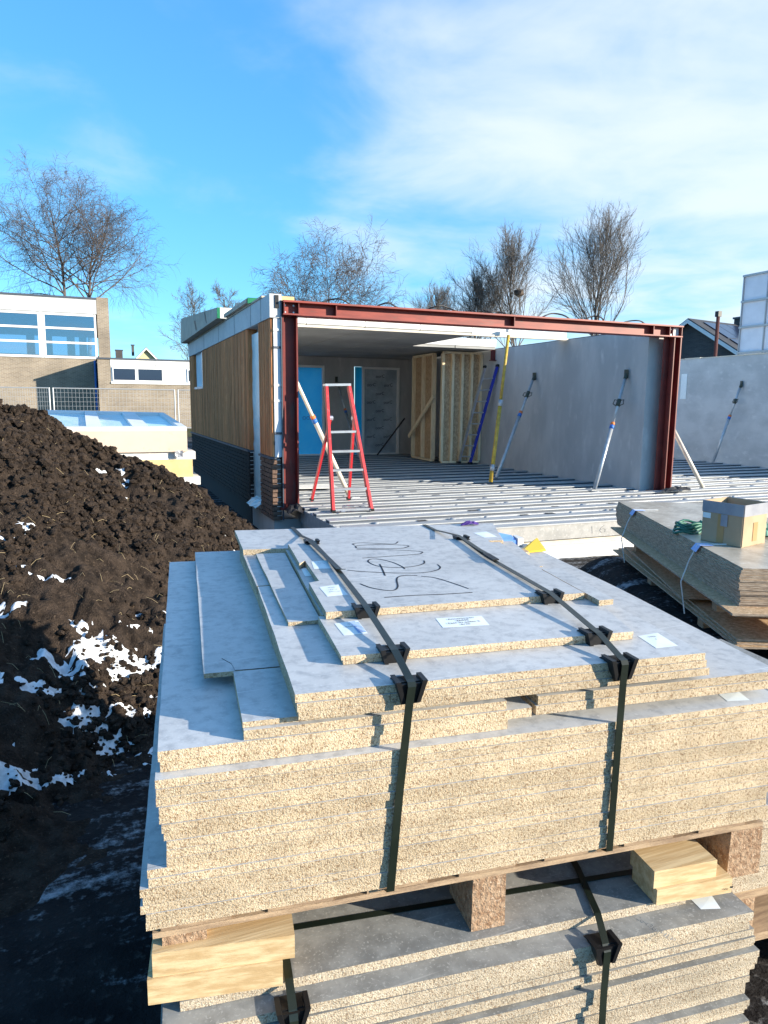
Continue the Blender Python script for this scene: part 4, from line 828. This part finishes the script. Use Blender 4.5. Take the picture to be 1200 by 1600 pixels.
# ================================================================== OSB stack at the right
dv = Vector((.444, .896)); dw = Vector((.896, -.444))
OK_ = .79
def oz(z): return CZ-OK_*(CZ-z)
def OS(a, b_, z=0): q = (Vector((4.187, 3.575))+dv*a+dw*b_)*OK_; return Vector((q.x, q.y, oz(z)))
def osb(label, a0, a1, b0, b1, z0, z1, ang=0., top='osb_face'):
    c = ((a0+a1)/2, (b0+b1)/2); ca, sa = math.cos(ang), math.sin(ang); pts = []
    for x, y in ((a0, b0), (a1, b0), (a1, b1), (a0, b1)): q = (c[0]+(x-c[0])*ca-(y-c[1])*sa, c[1]+(x-c[0])*sa+(y-c[1])*ca); pts.append(tuple(OS(*q).xy))
    return tag(MB().prism(pts, oz(z0), oz(z1)-.001, 0, 1).build('osb_board', [top, 'osb_edge']), label, 'board', 'boards in the right-hand stack')
nb = 18
for k in range(nb):
    z1 = .279-k*.0155; prof = -.012-.022*math.sin(math.pi*min(1, k/14.))*(1 if k < 15 else .6)
    o = osb('%s board from the top in the brown strand board stack at right' % ORD[k], prof*1.2+random.uniform(-.006, .006), 3.50+random.uniform(-.02, .02), prof+.01+random.uniform(-.005, .005), 1.25+random.uniform(-.02, .02), z1-.0155, z1, random.uniform(-.002, .002), 'osb_film' if k == 0 else 'osb_face')
zb2 = .279-nb*.0155
for k in range(2): osb(('upper', 'lower')[k]+' protruding board under the strand board pack at right', -.20+.03*k, 3.3, -.12+.03*k, 1.2, zb2-.016*(k+1), zb2-.016*k)
zl = zb2-.034
sp_ = 0
for a in (.5, 2.8):
    tag(MB().hexa([OS(a, .05, zl-.16), OS(a+.1, .05, zl-.16), OS(a+.1, 1.1, zl-.16), OS(a, 1.1, zl-.16)], [OS(a, .05, zl-.001), OS(a+.1, .05, zl-.001), OS(a+.1, 1.1, zl-.001), OS(a, 1.1, zl-.001)]).build('bearer_beam', 'wood2'), ('near', 'far')[sp_]+' spacer beam inside the right-hand board stack', 'beam'); sp_ += 1
osb('short skewed strand board near the ground at right', .9, 2.9, -.03, 1.1, zl-.176, zl-.161, .05)
for k in range(3): osb(('upper', 'middle', 'lowest')[k]+' of three loose strand boards at the bottom of right stack', .02-.03*k, 3.40, .05-.04*k, 1.3, -.27-.016*k, -.255-.016*k, .015*(1-k))
for k, a in enumerate((.75, 2.2)):
    tag(MB().hexa([OS(a, .05, -.44), OS(a+.12, .05, -.44), OS(a+.12, 1.2, -.44), OS(a, 1.2, -.44)], [OS(a, .05, -.304), OS(a+.12, .05, -.304), OS(a+.12, 1.2, -.304), OS(a, 1.2, -.304)]).build('bearer_beam', 'wood2'), ('near', 'far')[k]+' wooden bearer on the ground under the right stack', 'beam')
for k, (a, nm) in enumerate(((.82, 'near'), (2.75, 'far'))):
    t = thing('white_twine', '%s white twine with blue corner paper tied round right stack' % nm, 'twine', OS(a, -.05, -.3))
    MB().tube([OS(a+.03, .25, .285), OS(a, -.015, .285), OS(a, -.075, .15), OS(a-.02, -.135, zb2-.03), OS(a-.03, -.09, -.3)], .0045, 5).build('cord', 'foam', t)
    m = MB(); v = [OS(a-.05, .10, .283), OS(a+.07, .09, .284), OS(a+.06, -.012, .285), OS(a-.055, -.012, .285), OS(a+.055, -.05, .235), OS(a-.05, -.045, .228)]; m.add(v, [(0, 3, 2, 1), (3, 5, 4, 2)]); m.build('corner_paper', 'bluepaper', t)
# cardboard box
bx_ = thing('cardboard_box', 'open cardboard box with grey tape band on the right board stack', 'box', (3.91, 3.4, .51))
A0, A1, A2_ = Vector((4.735, 4.482))*OK_, Vector((4.776, 4.099))*OK_, Vector((5.149, 4.191))*OK_; A3 = A0+(A2_-A1)
hb = .345*OK_; zb0 = oz(.2795)
def panel(p, q, z0, z1, m, name, off=0., th=.006, out=None):
    d = (q-p).normalized(); n = Vector((d.y, -d.x)); p_, q_ = p+n*off, q+n*off; r0, r1 = p_-n*th, q_-n*th
    return MB().hexa([(*p_, z0), (*q_, z0), (*r1, z0), (*r0, z0)], [(*p_, z1), (*q_, z1), (*r1, z1), (*r0, z1)]).build(name, m, bx_)
for p, q in ((A0, A1), (A1, A2_), (A2_, A3), (A3, A0)):
    e = (q-p).normalized()*.0065; panel(p+e, q-e, zb0, zb0+hb, 'card', 'side_panel')
    panel(p+e*.2, q-e*.2, zb0+hb*.73, zb0+hb+.002, 'greyband', 'tape_band', .003, .0025)
MB().prism([tuple(A0), tuple(A1), tuple(A2_), tuple(A3)], zb0-.0005, zb0+.004).build('bottom_panel', 'card', bx_)
def lerp(p, q, t): return p+(q-p)*t
panel(lerp(A0, A1, .40), lerp(A0, A1, .56), zb0+.01, zb0+hb*.72, 'cardtape', 'tape_strip', .003, .002); panel(lerp(A1, A2_, .42), lerp(A1, A2_, .60), zb0+.03, zb0+hb*.56, 'cardtape', 'tape_strip', .003, .002)
panel(lerp(A0, A1, .03), lerp(A0, A1, .22), zb0+hb*.58, zb0+hb*.71, 'paper', 'address_label', .0035, .0025); panel(lerp(A0, A1, .48), lerp(A0, A1, .64), zb0+hb*.44, zb0+hb*.72, 'greyband', 'tape_strip', .006, .002)
m = MB(); m.add([(*A3, zb0+hb), (*A0, zb0+hb), (A0.x+.04, A0.y+.12, zb0+hb-.03), (A3.x-.02, A3.y+.12, zb0+hb-.025)], [(0, 1, 2, 3)]); m.build('flap', 'card', bx_)
m = MB(); m.add([(*A2_, zb0+hb), (*A3, zb0+hb), (A3.x+.12, A3.y+.03, zb0+hb-.05), (A2_.x+.12, A2_.y+.03, zb0+hb-.05)], [(0, 1, 2, 3)]); m.build('flap', 'card', bx_)
# coil of green rope
gh = thing('rope_coil', 'coil of green rope behind the cardboard box', 'rope', (3.8, 3.8, .51))
for k in range(4):
    pts = [tuple(OK_*q for q in (4.92+(.15-.006*k)*math.cos(a*math.pi/9)*1.0+.012*k, 4.80+.09*math.sin(a*math.pi/9)+.01*k))+(oz(.292+.022*k+.012*math.sin(a*1.3+k)),) for a in range(19)]
    MB().tube(pts, .0095, 6, cap=False).build('loop', 'hose', gh, True)
gb = crumple('green_bag', 'green plastic sheet at right edge behind the cardboard box', 'plastic', (5.42*OK_, 4.45*OK_, oz(.28)), .11, .08, .10, 'hose', 5)

# ================================================================== stack of prefabricated facade elements behind the heap
FK = .704
fe = thing('facade_elements', 'stack of cream insulated elements with glazed frames on top beside building', 'building elements', (.3, 10.5, .3))
def FS(*p): return (p[0]*FK, p[1]*FK, CZ-FK*(CZ-p[2]))
def fbox(x0, x1, y0, y1, z0, z1): a, b_ = FS(x0, y0, z0), FS(x1, y1, z1); return MB().box(a[0], b_[0], a[1], b_[1], a[2], b_[2])
m = MB(); m.hexa([(-1.6, 13.5, .50), (1.51, 13.5, .50), (1.40, 16.6, .50), (-1.6, 16.6, .50)], [(-1.6, 13.5, .885), (1.51, 13.5, .885), (1.36, 16.6, 1.105), (-1.6, 16.6, 1.16)]); m.v = [FS(*p) for p in m.v]; m.build('cream_element', 'cream', fe)
fbox(-1.6, 1.66, 13.56, 16.6, .355, .498).build('white_slab', 'foam', fe); fbox(-1.6, 1.60, 13.54, 16.6, .03, .353).build('yellow_slab', 'yfoam', fe); fbox(-1.6, 1.73, 13.5, 16.6, -.12, .028).build('white_slab', 'foam', fe)
for xx in (-.8, .1, .95): MB().box(xx, xx+.15, 9.9, 11.5, G-.05, CZ-FK*(CZ+.122)-.001).build('bearer', 'wood2', fe)
def ft(u, w_):     # point on the sloping top, u across 0..1, w_ depth 0..1
    x0 = -1.6; x1 = 1.51+(1.36-1.51)*w_; x = x0+(x1-x0)*u; za = .885; zb_ = 1.16+(1.105-1.16)*u; return Vector(FS(x, 13.5+3.1*w_, za+(zb_-za)*w_))
def fbar(u0, u1, w0, w1, h, name, m_): return MB().hexa([ft(u0, w0)+Vector((0, 0, .001)), ft(u1, w0)+Vector((0, 0, .001)), ft(u1, w1)+Vector((0, 0, .001)), ft(u0, w1)+Vector((0, 0, .001))], [ft(u0, w0)+Vector((0, 0, h)), ft(u1, w0)+Vector((0, 0, h)), ft(u1, w1)+Vector((0, 0, h)), ft(u0, w1)+Vector((0, 0, h))]).build(name, m_, fe)
for u0, u1 in ((.96, 1.), (.70, .79), (.45, .53)): fbar(u0, u1, .0, 1., .05, 'frame_bar', 'white')
for u0, u1 in ((.531, .699), (.791, .959), (.2, .449)): fbar(u0, u1, .0, .06, .05, 'frame_bar', 'white' if u0 > .5 else 'foam'); fbar(u0, u1, .93, 1., .05, 'frame_bar', 'white'); fbar(u0, u1, .061, .929, .012, 'window_pane', 'solar' if False else 'pale')
m = MB(); v = [FS(1.28+.14*i/3, 13.485+random.uniform(-.03, .0), .52-.12*j/3+random.uniform(-.01, .01)) for j in range(4) for i in range(4)]; m.add(v, [(j*4+i, j*4+i+1, j*4+i+5, j*4+i+4) for j in range(3) for i in range(3)]); m.build('film_scrap', 'greyband', fe)

# ================================================================== fence, school, houses, formwork
def fence_panel(label, x0, x1, y, z0=.05):
    t = thing('fence_panel', label, 'fence', ((x0+x1)/2, y, z0), 'mesh site fence panels')
    for x in (x0, x1): MB().tube([(x, y, z0), (x, y, z0+1.97)], .035, 6).build('post', 'fence', t)
    for z_ in (z0+.12, z0+1.95): MB().tube([(x0, y, z_), (x1, y, z_)], .028, 6).build('rail', 'fence', t)
    m = MB(); n_ = 34
    for i in range(1, n_): x = x0+(x1-x0)*i/n_; m.bar((x, y, z0+.12), (x, y, z0+1.95), .009, .009, (0, 1, 0))
    for j in range(1, 9): z_ = z0+.12+1.83*j/9; m.bar((x0, y, z_), (x1, y, z_), .009, .009)
    m.build('wire_mesh', 'fence', t, kind='stuff')
    MB().box(x0-.12, x0+.12, y-.3, y+.3, z0-.06, z0+.06).build('foot_block', 'concrete', t)
fence_panel('mesh fence panel at the far left before the school windows', -5.4, -2.02, 36); fence_panel('mesh fence panel in front of the shadowed school wall', -1.86, 3.5, 36); fence_panel('mesh fence panel right of the school annexe windows', 3.66, 7.1, 36)

sc_ = thing('school_building', 'brown brick school with white upper window bands and low annexe', 'building', (-2, 43, 0))
def sbox(nm, m_, *a): return MB().box(*a).build(nm, m_, sc_)
sbox('brick_wall', 'schoolbrick', -16, .04, 42, 42.3, 0, 3.66)
sbox('wall_fascia', 'fascia', -16, .19, 41.97, 42.3, 6.05, 6.80); rf = sbox('roof', 'lead', -16.1, .22, 41.93, 50, 6.803, 6.90)
sbox('brick_pier', 'schoolbrick', .2, .80, 41.96, 42.5, 3.7, 6.93)
sbox('rear_wall', 'interior', -16, .8, 49.8, 50, 0, 4.3); sbox('rear_lintel', 'interior', -16, .8, 49.8, 50, 5.45, 6.8); sbox('floor', 'interior', -16, .8, 42.3, 49.8, 3.2, 3.6); sbox('ceiling', 'interior', -16, .8, 42.31, 49.8, 6.4, 6.5)
for xx in (-12, -9.2, -6.4, -3.9, -2.9, -1.6, -.9, .3): sbox('rear_pier', 'interior', xx, xx+.45, 49.79, 50.0, 4.3, 5.45)
sbox('end_wall', 'schoolbrick', .5, .79, 42.5, 50, 0, 6.79)
xw = [(-2.46, .14), (-5.16, -2.60), (-7.86, -5.30), (-10.56, -8.0)]
for x0, x1 in xw:
    wn = sbox('window', 'white', x0, x1, 41.94, 42.06, 3.68, 3.80)
    for a in ((x0, x0+.10, 3.8, 6.02), (x1-.10, x1, 3.8, 6.02)): MB().box(a[0], a[1], 41.94, 42.06, a[2], a[3]).build('frame_bar', 'white', wn)
    for z0, z1 in ((5.90, 6.02), (5.18, 5.29), (4.44, 4.55)): MB().box(x0+.102, x1-.102, 41.95, 42.05, z0, z1).build('transom', 'white', wn)
    for z0, z1 in ((5.30, 5.89), (4.56, 5.17), (3.81, 4.43)): MB().box(x0+.103, x1-.103, 41.99, 42.01, z0, z1).build('pane', 'glass', wn)
sbox('window_post', 'white', -2.598, -2.462, 41.95, 42.05, 3.68, 6.03)
# annexe standing 2.5 m forward
sbox('annexe_wall', 'schoolbrick', .10, 9, 39.5, 42, 0, 2.33); sbox('annexe_wall', 'schoolbrick', .10, .70, 39.5, 41.9, 2.332, 3.55)
sbox('annexe_band', 'white', .72, 9, 39.52, 41.9, 2.40, 3.50); sbox('annexe_roof', 'lead', .05, 9.1, 39.44, 42, 3.56, 3.64); sbox('annexe_fascia', 'white', .71, 9, 39.48, 39.517, 3.24, 3.555)
sbox('band_sill', 'white', .71, 9, 39.44, 39.517, 2.335, 2.42)
for x0, x1 in ((.86, 1.90), (2.06, 3.24), (4.6, 5.7)):
    wn = sbox('window', 'white', x0-.06, x1+.06, 39.46, 39.516, 2.47, 3.18); MB().box(x0, x1, 39.45, 39.458, 2.53, 3.10).build('pane', 'solar', wn)
sbox('joint', 'lead', 2.9, 2.93, 39.474, 39.479, 3.25, 3.55); sbox('joint', 'lead', 5.2, 5.23, 39.474, 39.479, 3.25, 3.55)
MB().tube([(-.02, 41.85, 0), (-.02, 41.85, 3.6)], .06, 8).build('downpipe', 'bluecol', sc_)

def gable_house(name, label, c, wd, ln, eave, ridge, yaw, wall_m, roof_m, par=None, verge='white', chimney=None, solar=False):
    t = thing(name, label, 'house', (c[0], c[1], 0)); ca, sa = math.cos(yaw), math.sin(yaw)
    def q(a, b_, z): return Vector((c[0]+a*ca-b_*sa, c[1]+a*sa+b_*ca, z))       # a across the gable, b along the ridge
    h = wd/2
    m = MB(); m.add([q(-h, 0, 0), q(h, 0, 0), q(h, 0, eave), q(0, 0, ridge), q(-h, 0, eave), q(-h, ln, 0), q(h, ln, 0), q(h, ln, eave), q(0, ln, ridge), q(-h, ln, eave)], [(0, 1, 2, 3, 4), (9, 8, 7, 6, 5), (1, 6, 7, 2), (5, 0, 4, 9), (2, 7, 8, 3), (4, 3, 8, 9)]); m.build('wall', wall_m, t)
    sl_ = (ridge-eave)/h
    for k in (-1, 1):
        o = .35; m = MB(); zl_ = eave-sl_*o
        m.hexa([q(k*(h+o), -.25, zl_+.05), q(0, -.25, ridge+.05), q(0, ln+.25, ridge+.05), q(k*(h+o), ln+.25, zl_+.05)], [q(k*(h+o), -.25, zl_+.2), q(0, -.25, ridge+.2), q(0, ln+.25, ridge+.2), q(k*(h+o), ln+.25, zl_+.2)]); ro = m.build('roof', roof_m, t)
        m = MB(); m.hexa([q(k*(h+o), -.30, zl_-.06), q(0, -.30, ridge-.06), q(0, -.26, ridge-.06), q(k*(h+o), -.26, zl_-.06)], [q(k*(h+o), -.30, zl_+.14), q(0, -.30, ridge+.14), q(0, -.26, ridge+.14), q(k*(h+o), -.26, zl_+.14)]); m.build('verge_board', verge, ro)
        if solar and k == 1:
            for i in range(5):
                for j in range(2):
                    a0, a1 = .35+j*1.5, 1.75+j*1.5; b0, b1 = .6+i*1.05, 1.6+i*1.05; m = MB()
                    m.hexa([q(a0, b0, ridge-sl_*a0+.21), q(a1, b0, ridge-sl_*a1+.21), q(a1, b1, ridge-sl_*a1+.21), q(a0, b1, ridge-sl_*a0+.21)], [q(a0, b0, ridge-sl_*a0+.26), q(a1, b0, ridge-sl_*a1+.26), q(a1, b1, ridge-sl_*a1+.26), q(a0, b1, ridge-sl_*a0+.26)]); m.build('solar_panel', 'solar', ro)
    if chimney:
        a, b_, hc, cw = chimney; p = q(a, b_, 0); MB().box(p.x-cw, p.x+cw, p.y-cw, p.y+cw, ridge-.6, ridge+hc).build('chimney', 'housebrick', t); MB().box(p.x-cw-.06, p.x+cw+.06, p.y-cw-.06, p.y+cw+.06, ridge+hc+.001, ridge+hc+.1).build('chimney_cap', 'lead', t)
    return t
gable_house('dark_house', 'dark brick house with solar panels on roof behind right wall', (28.7, 28.9), 7.6, 10, 3.35, 5.75, R(-78), 'housebrick', 'tile', chimney=(.2, 5.2, .55, .55), solar=True)
gable_house('yellow_gable_house', 'far house with pale yellow gable behind the school annexe', (4.75, 75), 4.2, 9, 4.4, 6.6, R(-4), 'yellow_render', 'tile', chimney=(-1.3, 1.5, .4, .12))
gable_house('far_house', 'distant dark roofed house with chimney left of the yellow gable', (1.6, 82), 6, 10, 3.4, 5.6, R(85), 'housebrick', 'tile', chimney=(0, -1.0+.2, 1.2, .35))
ps = thing('scaffold_pole', 'dark red steel post standing behind the far right wall', 'post', (18.4, 17.4, 0))
MB().tube([(18.4, 17.4, 0), (18.4, 17.4, 4.25)], .055, 8).build('post', 'rust', ps); MB().box(18.33, 18.47, 17.33, 17.47, 4.25, 4.42).build('post_head', 'black', ps)
fw_ = thing('formwork_wall', 'tall white framed formwork panels at the right picture edge', 'formwork', (19.2, 15.4, 0))
for i in range(3):
    for j in range(7): MB().box(17.2, 17.26, 15.42-(i+1)*.80+.012, 15.42-i*.80-.012, .15+j*.71, .15+j*.71+.69).build('panel', 'panel', fw_)
for j in range(8): MB().box(17.14, 17.27, 12.95, 15.45, .09+j*.71, .145+j*.71).build('cross_rail', 'fence', fw_)
for i in range(4): MB().box(17.15, 17.28, 15.42-i*.80-.011, 15.42-i*.80+.011, .0, 5.08).build('upright', 'fence', fw_)
MB().bar((17.1, 14.5, 2.9), (17.1, 13.2, 2.2), .05, .05).build('brace', 'galv', fw_)

# ================================================================== bare trees
def tree(label, base, H, spread, kind, seed, lean=(0, 0), trunk_h=.28, twn='twig', trunks=1):
    rg = np.random.default_rng(seed); t = thing('bare_tree', label, 'tree', base, 'bare winter trees'); B = np.array(base, float)
    trunk = MB(); crown_v = []; crown_f = []; cnt = [0]
    def tub(pts, rs, n):
        pts = np.array(pts); k = len(pts); d = np.gradient(pts, axis=0); d /= np.linalg.norm(d, axis=1)[:, None]+1e-9
        ref = np.where(np.abs(d[:, 2:3]) < .9, [[0, 0, 1.]], [[1., 0, 0]]); x = np.cross(d, ref); x /= np.linalg.norm(x, axis=1)[:, None]+1e-9; y_ = np.cross(d, x)
        a = np.arange(n)*2*np.pi/n; ring = pts[:, None, :]+(x[:, None, :]*np.cos(a)[None, :, None]+y_[:, None, :]*np.sin(a)[None, :, None])*np.array(rs)[:, None, None]
        o = cnt[0]; crown_v.append(ring.reshape(-1, 3)); cnt[0] += k*n
        i, j = np.meshgrid(np.arange(k-1), np.arange(n), indexing='ij'); q = np.stack([o+i*n+j, o+i*n+(j+1) % n, o+(i+1)*n+(j+1) % n, o+(i+1)*n+j], -1).reshape(-1, 4); crown_f.append(q)
    up_ = {'birch': (.12, .14, .04, -.30), 'upright': (.25, .22, .22, .18), 'lime': (.2, .16, .12, .06)}[kind]
    nch = {'birch': (26, 13, 12, 0), 'upright': (40, 11, 8, 0), 'lime': (20, 11, 8, 0)}[kind]
    def path(p, d, L, n, wob, trop):
        pts = [p]; d = d/np.linalg.norm(d)
        for i in range(n):
            d = d+rg.normal(0, wob, 3)+np.array([0, 0, trop]); d /= np.linalg.norm(d); p = p+d*L/n; pts.append(p)
        return np.array(pts)
    def grow(p, d, L, r, lv):
        n = (9, 8, 6, 5)[lv]; pts = path(p, d, L, n, (.05, .13, .17, .22)[lv], up_[lv]*(1.6/n)*1.5)
        rs = r*np.linspace(1, .25, n+1)
        tub(pts, rs, (6, 5, 3, 3)[lv])
        if lv == 3: return
        c = nch[lv]; lo_ = (.22, .18, .12)[lv]
        for i in range(c):
            f = lo_+(1-lo_)*(i+rg.uniform(0, 1))/c; f = min(f, .99); j = int(f*n); q = pts[j]+(pts[j+1]-pts[j])*(f*n-j); dd = pts[j+1]-pts[j]; dd /= np.linalg.norm(dd)
            az = rg.uniform(0, 2*np.pi); side = np.cross(dd, [math.cos(az), math.sin(az), .3]); side /= np.linalg.norm(side)+1e-9
            ang = {'birch': (.92, .75, .75), 'upright': (.46, .42, .5), 'lime': (.75, .7, .7)}[kind][lv]*rg.uniform(.75, 1.2)
            nd = dd*math.cos(ang)+side*math.sin(ang)
            if lv == 0: l = spread*(1.12-.55*f)*rg.uniform(.75, 1.15) if kind != 'upright' else min(H*.62, spread*2.2)*(1.1-.72*f)*rg.uniform(.8, 1.1)
            else: l = L*(.55, .50)[lv-1]*(1.1-.5*f)*rg.uniform(.7, 1.2)
            grow(q, nd, max(l, .3), max(rs[j]*(.5, .5, .5)[lv], .010), lv+1)
    for k in range(trunks):
        off = np.array([.35, rg.uniform(-.3, .3), 0])*(k > 0)
        d0 = np.array([lean[0]+(.11 if k else 0), lean[1], 1.]); pts = path(B+off, d0, H*trunk_h, 4, .03, .02)
        r0 = H*.0115; trunk.tube([tuple(p) for p in pts], list(np.linspace(r0, r0*.8, 5)), 8)
        grow(pts[-1]-(pts[-1]-pts[-2])*.05, pts[-1]-pts[-2], H*(1-trunk_h)*(1 if k == 0 else .85), r0*.8, 0)
    trunk.build('trunk', 'birch' if kind == 'birch' else 'bark', t, True)
    v = np.concatenate(crown_v); q = np.concatenate(crown_f); me = bpy.data.meshes.new('crown'); me.vertices.add(len(v)); me.vertices.foreach_set('co', (v-B).ravel()); me.loops.add(q.size); me.loops.foreach_set('vertex_index', q.ravel())
    me.polygons.add(len(q)); me.polygons.foreach_set('loop_start', np.arange(0, q.size, 4)); me.update(calc_edges=True); me.materials.append(MT[twn])
    o = bpy.data.objects.new('crown', me); col.objects.link(o); o.parent = t; o.location = (0, 0, 0); return t
tree('large spreading bare birch rising behind the school roof', (-1.3, 62.3, 0), 15.9, 7.0, 'birch', 17, (-.02, 0), .46, 'twig', 2)
tree('bare drooping birch above the red beam', (12.9, 40.2, 0), 8.1, 5.6, 'birch', 29, (-.03, 0), .33, 'twig')
tree('small bare tree between the annexe and the timber facade', (6.1, 53.2, 0), 8.6, 2.6, 'lime', 31, (0, 0), .3, 'twig2')
tree('bare tree tip just above the parapet elements', (9.3, 52, 0), 8.9, 2.2, 'lime', 35, (0, 0), .3, 'twig2')
tree('smallest upright bare tree left of the nest tree', (27.3, 56.2, 0), 9.7, 2.4, 'upright', 41, (0, 0), .25, 'twig2')
tree('broad upright bare tree left part with dense rods', (25.6, 46.2, 0), 8.9, 3.2, 'upright', 47, (0, 0), .25, 'twig2')
nt_ = tree('upright bare tree carrying a dark bird nest', (28.4, 45.0, 0), 11.0, 4.2, 'upright', 43, (0, 0), .25, 'twig2')
tree('tall upright bare tree right of the nest tree', (30.7, 38.3, 0), 11.2, 3.9, 'upright', 53, (0, 0), .22, 'twig2')
m = MB(); p = ico*np.random.default_rng(3).uniform(.8, 1.2, (12, 1))*np.array([.42, .42, .34]); m.add(p+np.array([28.35, 44.8, 9.4]), icf); tag(m.build('bird_nest', 'bark'), 'dark round bird nest high in an upright bare tree', 'nest')

crumple('rubber_sheet', 'crumpled black rubber sheet at the foot of the right column', 'rubber sheet', (8.75, 8.85, .05), .30, .10, .07, 'black', 12)
crumple('rubber_sheet', 'dark rubble and rubber heap at the foot of the left column', 'rubble', (2.36, 9.0, -.02), .12, .16, .12, 'black', 14)
